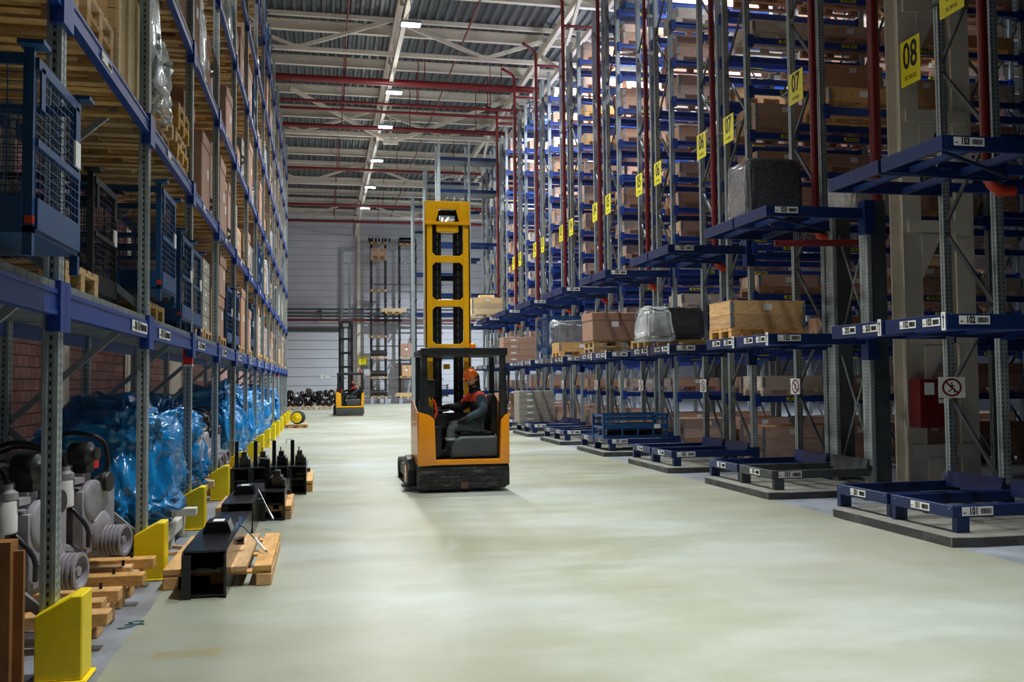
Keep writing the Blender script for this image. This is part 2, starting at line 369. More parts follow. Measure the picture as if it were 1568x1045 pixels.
# roof steelwork -------------------------------------------------
RX0, RX1 = -4.2, 31.8
for i, y in enumerate([19.3, 23.1, 27, 30.8, 34.6, 38.4, 42.2, 46.0, 49.8, 53.6, 57.4, 61.2, 65, 68.8, 72.4]):
    mb = MB()                                     # I-shaped purlin
    mb.box(RX0, RX1, y-.09, y+.09, 14.55, 14.58); mb.box(RX0, RX1, y-.012, y+.012, 14.58, 14.88); mb.box(RX0, RX1, y-.09, y+.09, 14.88, 14.94)
    tag(mb.build('roof_purlin', cream), 'cream steel purlin under the corrugated roof, %s from the back wall' % ORD[14-i], 'roof beam', 'roof purlins')
for i, y in enumerate([22.4, 33.85, 45.3, 56.75, 68.2]):
    t = empty('roof_truss', (0, y, 13.6))
    mb = MB(); mb.box(RX0, RX1, -.08, .08, -.07, .07); mb.build('bottom_chord', cream, t)
    mb = MB(); mb.box(RX0, RX1, -.07, .07, 1.2, 1.34); mb.build('top_chord', cream, t)
    n = 0; x = -.86
    while x < 30:
        for a, c in (((x, 0, .05), (x-3.35, 0, 1.25)), ((x, 0, .05), (x+3.35, 0, 1.25))):
            MB().bar(a, c, .12, .13).build('diagonal', cream, t)
        MB().box(x-.32, x+.32, -.10, -.08, -.06, .14).build('gusset_plate', cream, t); x += 6.85
    tag(t, 'cream roof truss with sloping diagonals spanning the hall, %s from the back wall' % ORD[4-i], 'roof truss', 'roof trusses')
# deep V-shaped frame at the centre of the hall
t = empty('roof_brace', (3.15, 43.2, 0))
MB().bar((0, 0, 12.75), (-4.5, -1.5, 14.6), .12, .16).build('arm', cream, t); MB().bar((0, 0, 12.75), (5.4, -1.5, 14.6), .12, .16).build('arm', cream, t)
MB().box(-.06, .06, -.06, .06, 12.75, 14.6).build('post', cream, t); MB().box(-.35, .35, -.05, .05, 12.66, 12.86).build('gusset_plate', cream, t)
tag(t, 'large cream V-shaped roof brace hanging over the middle of the main aisle', 'roof brace')
# lengthwise steel over the aisle
t = empty('roof_girder', (2.6, 0, 0))
MB().box(-.10, .10, 10, 74, 14.2, 14.45).build('top_chord', cream, t); MB().box(-.07, .07, 10, 74, 13.05, 13.2).build('bottom_chord', cream, t)
for i in range(11):
    y = 10.9 + i*5.72
    mb = MB(); mb.bar((0, y, 13.1), (0, y+2.86, 14.3), .1, .1); mb.bar((0, y+2.86, 14.3), (0, y+5.72, 13.1), .1, .1); mb.build('diagonal', cream, t)
tag(t, 'cream lattice girder running lengthwise above the main aisle lamps', 'roof girder')
for j, gx in enumerate((8.4, 14.2)):
    t = empty('roof_girder', (gx, 0, 0))
    MB().box(-.08, .08, 14, 74, 14.2, 14.45).build('top_chord', cream, t); MB().box(-.07, .07, 14, 74, 12.7, 12.85).build('bottom_chord', cream, t)
    for i in range(10):
        y = 15 + i*5.72
        mb = MB(); mb.bar((0, y, 12.8), (0, y+2.86, 14.3), .12, .12); mb.bar((0, y+2.86, 14.3), (0, y+5.72, 12.8), .12, .12); mb.build('diagonal', cream, t)
    tag(t, 'cream lattice girder above the %s racks' % ('right-hand row ends of the' if j == 0 else 'deeper part of the right-hand'), 'roof girder')
# red sprinkler mains across the hall
for i, (y, z, r, ds) in enumerate([(35.4, 13.05, .13, 'thick red sprinkler main crossing the hall below the second visible truss'),
                                (37.9, 12.95, .06, 'thin red sprinkler pipe crossing just beyond the thick main'),
                                (38.5, 12.8, .06, 'lower thin red sprinkler pipe beside its twin beyond the main'),
                                (41.6, 12.95, .10, 'dark red sprinkler main crossing in front of the V-shaped brace'),
                                (48.9, 12.7, .08, 'red sprinkler main crossing beyond the V-shaped brace'),
                                (60.0, 12.9, .09, 'red sprinkler main crossing near the back of the hall'),
                                (66.0, 12.9, .10, 'red sprinkler main closest to the back wall')]):
    t = empty('sprinkler_main', (0, y, z))
    MB().tube([(-4.1, 0, 0), (9.5 if i < 5 else 20, 0, 0)], r, 12).build('pipe', red, t, smooth=True)
    for hx in (-2.6, .9, 3.9, 6.9): MB().tube([(hx, 0, 0), (hx, 0, 14.9-z)], .018, 6).build('hanger_rod', red, t)
    tag(t, ds, 'pipe', 'sprinkler mains under the roof')
for i, (x, ya) in enumerate(((.9, 22), (5.2, 24), (-2.6, 24))):
    tag(MB().tube([(x, ya, 14.35), (x, 73, 14.35)], .035, 8).build('sprinkler_branch', red, smooth=True),
        'thin red sprinkler branch running lengthwise under the roof %s' % ('left of the lamp row', 'right of the lamp row', 'above the left rack')[i], 'pipe')
# lamps ------------------------------------------------------------
def lamp(x, y, z, label, group, watts, col=(0.965, 1.0, 0.975)):
    t = empty('high_bay_lamp', (x, y, z))
    MB().box(-.30, .30, -.17, .17, .0, .07).build('housing', galv, t, bevel=.01)
    mb = MB()
    for k in range(9): mb.box(-.25+k*.06, -.235+k*.06, -.13, .13, .07, .15)
    mb.build('heat_sink', galv, t)
    MB().box(-.27, .27, -.14, .14, -.02, .0).build('diffuser', lampglow, t)
    mb = MB(); mb.tube([(-.2, 0, .1), (0, 0, .45), (0, 0, 14.95-z)], .012, 5); mb.tube([(.2, 0, .1), (0, 0, .45)], .012, 5); mb.build('suspension', galv, t)
    tag(t, label, 'lamp', group)
    o = lamp_light(x, y, z, watts, col); o.location.z = z - .05
    ld = bpy.data.lights.new('roof_fill_light', 'POINT'); ld.energy = watts*.16; ld.color = col; ld.shadow_soft_size = .2  # added point light below the lamp, brightens the roof steel; no bulb there
    q = bpy.data.objects.new('roof_fill_light', ld); COL.objects.link(q); q.location = (x, y, z-.35)
    return t
for i, (x, y) in enumerate(AISLE_LAMPS):
    lamp(x, y, LAMP_Z, 'bright white ceiling lamp over the main aisle, %s of the row counted from the back' % ORD[i], 'high bay lamps over the main aisle', LAMP_W)
for i, (x, y) in enumerate(AISLE_LAMPS_NEAR):
    lamp_light(x, y, LAMP_Z, LAMP_W * (.8, .40, .36, .52)[i], spread=(110, 84, 66, 66)[i])
for i, (x, y, k_) in enumerate(SIDE_LAMPS):
    lamp(x, y, LAMP_Z+.5, 'bright lamp glaring between or added beyond the racks on the right, %s from the camera' % ORD[i], 'high bay lamps above the right-hand racks', LAMP_W*k_, col=(.84, .92, 1.0))

for i, (x, y) in enumerate(WALL_LAMPS):
    lamp(x, y, LAMP_Z+.5, 'lamp hidden behind the left rack, %s from the camera' % ORD[i], 'lamps behind the left rack', LAMP_W*.45)
# back wall: roller door, pipes, column, sign ----------------------------------
d = empty('door_1', (0, 74, 0)); d['kind'] = 'structure'
mb = MB()
for k in range(8): mb.box(-2.7, 1.35, -.10, -.02, .02+k*.7, .69+k*.7)
mb.build('door_panel', mat('sectional_door_grey', sr(206, 212, 220), .5, var=.05, scale=1), d, bevel=.012)
mb = MB(); mb.box(-2.85, -2.7, -.16, 0, 0, 5.75); mb.box(1.35, 1.5, -.16, 0, 0, 5.75); mb.box(-2.85, 1.5, -.2, 0, 5.6, 5.9); mb.build('door_frame', steel_d, d)
mb = MB(); mb.box(-.1, .16, -.13, -.11, 1.9, 2.3); mb.box(.26, .66, -.13, -.11, 1.95, 2.2); mb.build('door_notice', whitep, d)
t = empty('heating_pipes', (0, 73.3, 0))
for z in (7.3, 7.0, 6.75): MB().tube([(-3.9, 0, z), (12, 0, z)], .07, 8).build('pipe', steel_d, t, smooth=True)
for x in (-3.5, 0, 4.4, 8): MB().box(x-.03, x+.03, 0, .69, 6.65, 7.4).build('bracket', steel_d, t)
tag(t, 'row of dark grey pipes along the back wall above the door', 'pipes')
tag(MB().tube([(-3.9, 73.3, 6.45), (12, 73.3, 6.45)], .09, 10).build('wall_pipe', red, smooth=True), 'red pipe along the back wall just above the door', 'pipe')
mb = MB(); mb.box(2.72, 2.98, 73.55, 73.58, 0, 14.9); mb.box(2.72, 2.98, 73.92, 73.95, 0, 14.9); mb.box(2.84, 2.86, 73.58, 73.92, 0, 14.9)
tag(mb.build('steel_column', cream), 'cream steel column against the back wall right of the door', 'column')
t = empty('duct', (1.55, 73.84, 0)); MB().box(-.12, .12, -.15, .15, 6.6, 11.9).build('riser_duct', galv, t); MB().box(-.12, 1.1, -.15, .15, 11.9, 12.1).build('elbow_duct', galv, t)
tag(t, 'grey metal duct rising up the back wall and bending right', 'duct')
def hang_sign(txt, w=.44, h=.50):
    mb = MB(); mb.box(-w/2, w/2, -.004, .004, -h/2, h/2, 0)
    mb.mesh(text_mesh(txt, h*.80, .62, .02), T(0, -.007, h*.12) @ TROT, 1)
    mb.mesh(text_mesh('3C 30152', h*.13, .8, .02), T(0, -.007, -h*.34) @ TROT, 1)
    return mb.data('aisle_sign', [signy, black])
tag(link('aisle_sign', hang_sign('01', .66, .62), None, (3.15, 73.3, 3.3)), 'yellow 01 sign on the back wall column', 'sign')

# building columns, cream, inside the racks on the right
def lattice_column(x, y, label):
    t = empty('lattice_column', (x, y, 0))
    for dx in (-.08, .78):
        mb = MB(); mb.box(dx, dx+.30, -.16, -.13, 0, 14.8); mb.box(dx, dx+.30, .13, .16, 0, 14.8); mb.box(dx+.14, dx+.165, -.13, .13, 0, 14.8); mb.build('leg', cream, t)
    for k in range(9):
        z = .55 + k*1.62
        MB().box(.0, 1.0, -.19, -.16, z-.09, z+.09).build('crosspiece', cream, t)
        mb = MB(); mb.prism([(.22, z-.1), (.22, z-.75), (.55, z-.1)], -.17, -.15); mb.build('bracket', cream, t)
    MB().box(-.16, 1.16, -.3, .3, 0, .04).build('base_plate', cream, t)
    return tag(t, label, 'column')
lattice_column(8.3, 12.15, 'cream lattice building column behind the red fire box')
for i, y in enumerate((3.6, 9.6, 15.6, 21.6, 27.6)):
    mb = MB(); mb.box(-4.16, -4.13, y-.13, y+.13, 0, 14.9); mb.box(-3.9, -3.87, y-.13, y+.13, 0, 14.9); mb.box(-4.13, -3.9, y-.01, y+.01, 0, 14.9)
    struct(mb.build('trim_%d' % (i+1), cream))

# ================================================================ RACKS
def post_mesh(h):
    """galvanised rack post: C-like section with a groove on each side and a foot plate"""
    a, b, g = .04, .05, .008
    poly = [(-a,-b),(-.016,-b),(-.012,-b+g),(.012,-b+g),(.016,-b),(a,-b),(a,-.012),(a-g,-.008),(a-g,.008),(a,.012),(a,b),(.016,b),(.012,b-g),(-.012,b-g),(-.016,b),(-a,b)]
    return MB().prism(poly, 0, h, 'xy').data('upright', postm)
def beam_mesh(L, h=.12, name='beam', m=None, conn=True, axis='y'):
    mb = MB(); 
    if axis == 'y':
        mb.box(-.025, .025, .05, L-.05, -h, 0); mb.box(.025, .032, .05, L-.05, -h, -h*.82); mb.box(.025, .032, .05, L-.05, -h*.18, 0)
        if conn:
            for y in (.05, L-.05): mb.box(-.03, .045, y-.055, y+.055, -h-.09, .05)
    else:
        mb.box(.05, L-.05, -.025, .025, -h, 0)
        mb.box(.05, L-.05, -.032, -.025, -h, -h*.82); mb.box(.05, L-.05, -.032, -.025, -h*.18, 0)
        if conn:
            for x in (.05, L-.05): mb.box(x-.05, x+.05, -.045, .03, -h-.07, .04)
    return mb.data(name, m or blue)

# ---- left rack
LX, LXB, LY0, LS = -1.46, -2.52, 5.58, 2.68
LN = list(range(-1, 14)); LEV = [2.17, 3.82, 5.42, 7.13, 8.80, 10.45]; LTOP = 11.75
def LY(n): return LY0 + LS * n
lr = empty('pallet_rack', (0, 0, 0))
tag(lr, 'long tall blue and galvanised pallet rack along the left side of the aisle', 'rack')
pm = post_mesh(LTOP); foot = MB().box(-.09, .09, -.08, .08, 0, .012).data('foot_plate', blue)
brmesh = MB(); z = .35; s = 1
while z + .95 < LTOP:
    a, b = ((-.0, z), (-1.06, z+.9)) if s > 0 else ((-1.06, z), (0, z+.9))
    brmesh.bar((a[0]-.03 if a[0] == 0 else a[0]+.03, .0, a[1]), (b[0]-.03 if b[0] == 0 else b[0]+.03, .0, b[1]), .035, .05); z += .95; s = -s
brmesh = brmesh.data('frame_brace', galv)
for n in LN:
    y = LY(n)
    for x, nm in ((LX, 'upright'), (LXB, 'upright')):
        u = link(nm, pm, lr, (x, y, 0))
        if n < 6: link('foot_plate', foot, u)
    link('frame_brace', brmesh, lr, (LX-.0, y, 0))
bm_y = beam_mesh(LS); deckbeam = beam_mesh(LS, .14)
rear = MB()
deckp = MB()
for k in range(14): deckp.box(-1.06+.0, .035, .04+k*.1857, .04+k*.1857+.18, -.0, .045)
deckp = deckp.data('deck_panel', deckm)
ltxt = ['001-0%d' % i for i in range(1, 10)]
for li, z in enumerate(LEV):
    for n in LN[:-1]:
        y = LY(n)
        if not (vis(LX, y, z) or vis(LX, y+LS, z) or vis(LX, y+1.3, z)): continue
        zz = z - (.045 if li == 0 else 0)
        b = link('beam', deckbeam if li == 0 else bm_y, lr, (LX+.02, y, zz))
        if li == 0:
            link('deck_panel', deckp, lr, (LX, y, zz))
            if n < 9: link('shelf_label', plate('001 0%d 0%d' % (2*n+3, 2*n+4), .62, .085), b, (.034, LS-.45 if n == 0 else .75, -.07), R(90))
        elif n < 8 and li < 4: link('shelf_label', plate('', .3, .06), b, (.034, 1.0, -.06), R(90))
        for dx in (LXB-LX,):
            rear.box(LXB-.02, LXB+.02, y+.05, y+LS-.05, zz-.12, zz)
rb = rear.build('rear_beams', blue, lr); rb['kind'] = 'stuff'
for n in (2, 10):
    mb = MB(); mb.box(-.046, .05, -.056, .056, 0, .22, 0); mb.box(-.047, .051, -.057, .057, 0, .02, 1); mb.box(-.047, .051, -.057, .057, .2, .22, 1)
    mb.build('marker_sleeve', [mat('marker_red', sr(226, 40, 26), .5) if n == 2 else MAT['marker_red'], whitep], lr, (LX, LY(n), 1.80))
for n in LN[1:]:
    # yellow corner guards, sloping top, bolted to the floor in front of each post
    mb = MB()
    mb.prism([(-.115, .02), (.125, .02), (.125, .47), (.07, .47), (-.115, .37)], -.11, .11, 'xz')
    mb.box(-.13, .15, -.13, .13, 0, .02)
    t = mb.build('post_protector', yellow, None, (LX+.075, LY(n)-.03, 0), bevel=.008)
    tag(t, 'yellow steel post guard on the floor, %s from the camera along left rack' % ORD[n], 'post protector', 'yellow post guards of the left rack')

# ---- right rack rows, standing across the hall
S0, N0, SP = 10.1, 8.0, 3.69
RXF, RB, RTOP = 7.5, 2.85, 12.0
RLEV = [1.30, 2.20, 3.12, 4.00, 4.72, 5.35, 6.02, 6.82, 7.75, 8.60, 9.45, 10.3, 11.15]
pmr = post_mesh(RTOP); pms = post_mesh(3.9)
bx = beam_mesh(RB, .11, axis='x')
def brace_y(W, H, m=steel_d):
    mb = MB(); z = .45; s = 1
    while z + 1.0 < H:
        a, b = (.04, W-.04) if s > 0 else (W-.04, .04)
        mb.bar((0, a, z), (0, b, z+.95), .03, .045); z += 1.0; s = -s
    return mb.data('frame_brace', m)
bry = brace_y(.9, RTOP)
bfoot = MB(); bfoot.box(-.1, .1, -.09, .09, 0, .012); bfoot.prism([(-.06, .012), (.06, .012), (.055, .3), (-.055, .3)], -.065, .065); bfoot = bfoot.data('post_shoe', dblue)
ROWN = ['nearest', 'second', 'third', 'fourth', 'fifth', 'sixth', 'seventh', 'eighth', 'ninth', 'tenth']
def run(k, ya, yb, name_, nb, skip_lev=(), levs=RLEV, labels=True, far=False):
    t = empty('pallet_rack', (0, 0, 0))
    tag(t, name_, 'rack', 'cross-hall rack rows on the right')
    for i in range(nb+1):
        x = RXF + RB*i
        for y in (ya, yb):
            if i and not (vis(x, y, 1) or vis(x, y, 6)): continue
            u = link('upright', pmr, t, (x, y, 0), R(90))
            if i == 0: link('post_shoe', bfoot, u, (0, 0, .1), 0)
        link('frame_brace', bry, t, (x, ya+.05, 0))
    cnt = 0
    for z in levs:
        for i in range(nb):
            x = RXF + RB*i
            if not (vis(x, ya, z, 10) or vis(x+RB, ya, z, 10)): continue
            b = link('beam', bx, t, (x, ya-.03, z))
            if not far and k <= 4:
                for q in (.75, 2.0):
                    link('shelf_label', plate('00%d-4%d' % (i+1, RLEV.index(z) % 10), .30, .06, lime), b, (q, -.034, -.055))
            if far or k > 5 or i == 0: 
                link('beam', bx, t, (x, yb+.03, z))
    return t
for k in range(0, 10):
    nb = 4 if k <= 2 else (3 if k <= 4 else 2)
    yn, yf = N0+SP*k, S0+SP*k
    who = ROWN[k]
    if k == 0:
        run(k, yf-.9, yf, 'rear half of the nearest right-hand rack row at the picture edge', 2, levs=[2.2, 4.0, 6.4, 8.6], far=True)
    elif k == 1:
        run(k, yf-.9, yf, 'rack row ending at the thick grey posts on the right', 2, levs=[2.2, 4.1, 5.75, 7.75, 9.45], far=True)
    else:
        run(k, yn, yn+.9, 'right-hand rack row facing the camera, %s row back, stacked with wooden crates' % who, nb)
        run(k, yf-.9, yf, 'rack row standing back to back behind the %s right-hand row' % who, 1, far=True)

# rack rows beyond, reaching further into the aisle
for j, (y, n_, ds) in enumerate(((39.6, 3, 'nearest'), (44.6, 3, 'middle'), (50.9, 3, 'farthest'))):
    t = empty('narrow_aisle_rack', (4.95, y, 0))
    for i in range(n_):
        for dy in (0, 1.0):
            if i == 0 or j == 0: link('upright', pmr, t, (i*1.3*1.0, dy, 0), R(90))
    for z in (11.3, 9.9, 7.6, 5.4, 3.0, 1.2):
        for dy in (0, 1.0):
            b = MB(); b.box(.04, 2.6, dy-.03, dy+.03, z-.14, z); b.build('beam', dblue, t)
        if z > 9: MB().box(.04, 2.6, .03, .97, z-.15, z-.12).build('tray', deckm, t)
    MB().tube([(0, 0, 10.4), (2.6, 0, 10.4)], .02, 6).build('guard_rail', galv, t)
    mb = MB(); mb.box(-.09, .09, -.11, -.09, 0, .5, 0)
    for q in range(3): mb.prism([(-.09, .05+q*.16), (.09, .12+q*.16), (.09, .2+q*.16), (-.09, .13+q*.16)], -.113, -.108, 'xz', 1)
    mb.box(-.13, .13, -.12, .12, 0, .02, 0)
    mb.build('post_guard', [yellow, black], t)
    tag(t, 'tall rack reaching further into the aisle behind the mast, %s of its three' % ds, 'rack', 'racks jutting into the far aisle')

# ---- concrete plinths and transfer stations at the row ends
def plinth(k):
    y0, y1 = 7.85+SP*k, 10.02+SP*k; c = .22
    poly = [(5.8, y0+c*.0), (5.8, y1-c*.4), (6.0, y1), (9.0 if k != 1 else 8.05, y1), (9.0 if k != 1 else 8.05, y0-.05), (6.05, y0-.05)]
    mb = MB().prism(poly, 0, .1, 'xy')
    mb.m = [0, 0] + [1]*(len(mb.f)-2)
    tag(mb.build('concrete_plinth', [concrete, MAT.get('dark_plinth_edge') or mat('dark_plinth_edge', sr(58, 60, 60), .8, var=.3, dirt=.7, dirtcol=sr(120, 120, 112), scale=6)], bevel=.008), 'low worn concrete plinth under the %s transfer station' % ROWN[k], 'plinth', 'concrete plinths at the row ends')
SX0, SX1 = 5.95, 7.42
def station101(k, y0, y1, which, m=dblue):
    z0, z1 = .245, .36
    t = empty('transfer_station', (SX0, y0, .1)); W = SX1-SX0; D = y1-y0; z0 -= .1; z1 -= .1
    MB().box(0, .05, .0, D, z0, z1).build('side_rail', m, t, bevel=.004)
    MB().box(.05, W, 0, .05, z0, z1).build('end_rail', m, t, bevel=.004); MB().box(.05, W, D-.05, D, z0, z1).build('end_rail', m, t, bevel=.004)
    MB().box(.05, W, D*.5-.03, D*.5+.03, z0-.02, z0+.05).build('cross_rail', m, t)
    for x, y in ((.10, .03), (.06, D-.05)):
        mb = MB(); mb.box(x-.06, x+.08, y-.03, y+.04, 0, z0); mb.build('leg', m, t)
    mb = MB(); mb.prism([(W-.06, z1-.06), (W, z1-.06), (W+.02, z1+.12), (W-.01, z1+.12)], .03, D-.03, 'xz'); mb.build('guide', m, t)
    num = '101'
    link('label_plate', plate(num, .34, .085), t, (.27, -.003, z1-.055))
    link('label_plate', plate(num if which == 'near' else '201', .30, .075), t, (-.003, D*.5 if which == 'near' else D*.55, z1-.055), R(-90))
    for y in (.05, D-.08): MB().tube([(-.008, y, z1-.03), (0, y, z1-.03)], .008, 6).build('bolt', galv, t)
    return t
def station_up(k, z, num, m=dblue, lname=''):
    """cantilevered tray station over both back-to-back racks"""
    y0, D = 8.02+SP*k, 2.1; W = SX1-SX0; h = .15
    t = empty('transfer_station', (SX0, y0, z))
    mb = MB(); mb.prism([(0, -h), (0, 0), (.045, 0), (.045, -h)], .0, 1.02, 'xz'); mb.build('side_rail', m, t, bevel=.004)
    mb = MB(); mb.prism([(0, -h), (0, 0), (.045, 0), (.045, -h)], 1.07, D, 'xz'); mb.build('side_rail', m, t, bevel=.004)
    for y, nm in ((0, 'end_rail'), (1.0, 'end_rail'), (1.10, 'end_rail'), (D-.05, 'end_rail')):
        MB().box(.045, W+.08, y, y+.05, -h, -.0).build(nm, m, t, bevel=.004)
    for y in (.5, 1.6): MB().box(.3, .36, y-.45, y+.45, -h, -h+.06).build('cross_rail', m, t)
    MB().box(.95, 1.02, .05, D-.05, -h, -h+.07).build('cross_rail', m, t)
    mb = MB(); mb.box(W-.02, W+.14, -.06, .11, -h-.22, .1); mb.build('bracket', m, t)
    mb = MB(); mb.bar((.35, 1.05, -h+.02), (W, 1.05, -h-.02), .03, .05); mb.build('strut', m, t)
    if num == '103':
        mb = MB(); mb.bar((.1, .1, -h), (W, .9, -h-.02), .03, .03); mb.tube([(.3, .5, -h-.03), (.36, .53, -h-.05), (.5, .6, -h-.05), (.56, .62, -h-.03)], .012, 6); mb.build('tie_rod', m, t)
    link('label_plate', plate(num, .34, .085), t, (.30, -.003, -.06))
    if num == '102':
        for a, s_ in ((.24, '103'), (.62, '102'), (1.30, '203'), (1.72, '202')):
            link('label_plate', plate(s_, .27, .08), t, (-.003, a, -.07), R(-90))
        am = MB(); am.box(-.03, .03, -.002, .002, -.09, .09, 0); am.box(-.005, .005, -.004, -.002, -.07, .03, 1); am.prism([(-.018, .03), (.018, .03), (0, .07)], -.004, -.002, 'xz', 1)
        am = am.data('arrow_plate', [whitep, black])
        for a in (.05, 1.12): link('arrow_plate', am, t, (-.004, a, -.07), R(-90))
    tag(t, lname, 'transfer station', 'upper transfer trays at the row ends' )
    return t
for k in range(0, 9):
    plinth(k)
    yn = 8.02+SP*k
    if k == 1:
        t = station101(k, yn, yn+1.0, 'near', steel_d); tag(t, 'low grey floor station labelled 101 at the foot of the thick grey posts', 'transfer station', 'floor transfer stations')
    else:
        t = station101(k, yn, yn+1.0, 'near'); tag(t, 'low blue floor station labelled 101, camera-side half of the %s plinth' % ROWN[k], 'transfer station', 'floor transfer stations')
    t = station101(k, yn+1.07, yn+2.07, 'far'); tag(t, 'low blue floor station, far half of the %s concrete plinth' % ROWN[k], 'transfer station', 'floor transfer stations')
    station_up(k, 2.22, '102', lname='blue tray station labelled 102 at head height, %s row end' % ROWN[k])
    station_up(k, 3.98, '103', lname='upper blue tray station labelled 103, %s row end from the camera' % ROWN[k])
# thick grey posts of the second row end
for i, (y, ds) in enumerate(((N0+SP+.15, 'nearer'), (N0+SP+1.05, 'farther'))):
    t = empty('support_post', (7.52, y, .1))
    mb = MB(); mb.box(.02, .26, -.09, -.07, 0, 4.0); mb.box(.24, .26, -.07, .07, 0, 4.0); mb.box(.02, .26, .07, .09, 0, 4.0); mb.build('channel', steel_d, t)
    pp = link('perforated_strip', MB().box(-.04, .02, -.1, .1, 0, 4.0).data('perforated_strip', postm), t)
    tag(t, '%s thick grey steel post holding up the second tray station' % ds, 'post')
mb = MB(); mb.bar((7.6, N0+SP+.2, .4), (7.6, N0+SP+1.0, 2.0), .02, .02); mb.bar((7.6, N0+SP+1.0, .4), (7.6, N0+SP+.2, 2.0), .02, .02); mb.bar((7.6, N0+SP+.2, 2.1), (7.6, N0+SP+1.0, 3.8), .02, .02); mb.bar((7.6, N0+SP+1.0, 2.1), (7.6, N0+SP+.2, 3.8), .02, .02)
tag(mb.build('cross_bracing', galv), 'thin crossed tie rods between the two thick grey posts', 'bracing')

# ---- aisle number signs, risers, pictograms
for (txt, x, y, z) in (('08', 7.42, 9.75, 6.22), ('07', 7.36, 13.4, 6.22), ('07', 7.36, 15.9, 6.22), ('06', 7.36, 17.15, 6.22), ('06', 7.36, 19.6, 6.22), ('05', 7.36, 20.85, 6.22), ('05', 7.36, 23.3, 6.22),
                       ('04', 7.36, 24.5, 6.22), ('04', 7.36, 27.0, 6.22), ('03', 7.36, 28.2, 6.22), ('03', 7.36, 30.7, 6.22), ('02', 7.36, 31.9, 6.22), ('02', 7.36, 34.4, 6.22), ('01', 7.36, 35.6, 6.22)):
    o = link('aisle_sign', hang_sign(txt), None, (x, y, z), R(-90)); MB().box(-.5, .5, .004, .02, -.02, .02).build('mounting_bar', steel_d, o); MB().box(-.02, .02, .004, .02, -.5, .02).build('mounting_bar', steel_d, o) if False else None
    k_ = int((y - 7.5) / SP); fr = (y - 8.0 - SP*k_) > 1.2
    tag(o, 'yellow sign with black number %s on the %s half of the %s right-hand row end' % (txt, 'far' if fr else 'near', ROWN[k_]), 'sign', 'yellow aisle number signs')
o = link('aisle_sign', hang_sign('08', .44, .66), None, (8.24, 11.74, 6.12), R(-90)); tag(o, 'yellow 08 sign fixed to the cream lattice column', 'sign', 'yellow aisle number signs')
for k in range(0, 9):
    y = 9.12+SP*k
    t = empty('sprinkler_riser', (7.32, y, 4.0))
    MB().tube([(0, 0, 0), (0, 0, 9.0 + (.35 if k % 2 else 0)), (-.12, 0, 9.15+ (.35 if k % 2 else 0)), (-.55, -.5, 9.15+(.35 if k % 2 else 0))], .055, 10).build('pipe', red, t, smooth=True)
    MB().tube([(0, 0, .0), (0, 0, -.12), (.06, 0, -.24), (.16, 0, -.3), (.34, 0, -.3)], .062, 10).build('elbow', orangev, t, smooth=True)
    MB().tube([(-.02, 0, 8.6), (1.0, 0, 8.6)], .045, 8).build('branch', red, t, smooth=True)
    tag(t, 'red vertical sprinkler riser at the %s right-hand row end' % ROWN[k], 'pipe', 'red sprinkler risers')
t = empty('sprinkler_riser', (8.05, 12.35, 0)); MB().tube([(0, 0, 0), (0, 0, 14.4)], .085, 12).build('pipe', red, t, smooth=True); MB().tube([(0, 0, 3.6), (-1.5, .3, 3.6)], .05, 8).build('branch', red, t, smooth=True)
tag(t, 'thick dark red riser pipe just left of the cream lattice column', 'pipe')
def ban_sign(w=.3):
    mb = MB(); mb.box(-w/2, w/2, -.003, .003, -w*.42, w*.42, 0)
    n = 24; r1, r2 = w*.37, w*.29
    vs = [(r*math.cos(2*math.pi*i/n), -.006, r*math.sin(2*math.pi*i/n)) for r in (r1, r2) for i in range(n)]
    mb.add(vs, [(i, (i+1) % n, n+(i+1) % n, n+i) for i in range(n)], 1)
    c, s = math.cos(R(45)), math.sin(R(45))
    mb.bar((-r2*c, -.005, r2*s), (r2*c, -.005, -r2*s), .004, w*.07, 1, up=(c, 0, s))
    def limb(p, t): 
        for a, b in zip(p, p[1:]): mb.bar((a[0]*w, -.0045, a[1]*w), (b[0]*w, -.0045, b[1]*w), .003, t*w, 2, up=(0, 0, 1) if abs(a[0]-b[0]) > abs(a[1]-b[1]) else (1, 0, 0))
    limb([(0.0, .12), (.02, -.04)], .07); limb([(.02, -.04), (-.07, -.13), (-.15, -.15)], .04); limb([(.02, -.04), (.09, -.12), (.10, -.22)], .04); limb([(0, .1), (-.1, .02)], .03); limb([(0, .1), (.11, .03)], .03)
    mb.tube([(.0, -.005, .175*w), (.0, -.0035, .175*w)], .035*w, 10, 2)
    return mb.data('no_entry_sign', [whitep, redb, black])
bs = ban_sign(.30)
for k in range(0, 6):
    o = link('no_entry_sign', bs, None, (7.44, S0+SP*k-.0 - (.02 if k else .12), 1.48), R(-90) if k else R(-25))
    tag(o, 'small white no-pedestrians sign on the far post of the %s right-hand row end' % ROWN[k], 'sign', 'no-pedestrians signs on the posts')
t = empty('fire_hose_cabinet', (8.46, 11.88, .90))
MB().box(-.29, .29, -.24, .0, 0, .68).build('cabinet', redb, t, bevel=.006)
MB().box(-.27, .27, -.25, -.24, .02, .66).build('door', redb, t)
mb = MB(); mb.box(-.22, -.07, -.255, -.25, .46, .63); mb.build('notice', whitep, t)
mb = MB(); mb.box(-.01, .06, -.255, -.25, .45, .55, 0); mb.box(.0, .05, -.258, -.255, .47, .50, 1); mb.box(.0, .02, -.258, -.255, .51, .54, 1); mb.build('fire_symbol', [mat('fire_symbol_red', sr(210, 30, 28), .5), whitep], t)
mb = MB(); mb.box(.0, .2, -.255, -.25, .34, .40); mb.build('notice', whitep, t)
mb = MB(); mb.box(.1, .2, -.255, -.25, .56, .63, 0); mb.mesh(text_mesh('26', .06), T(.15, -.258, .595) @ TROT, 1); mb.build('number_plate', [whitep, black], t)
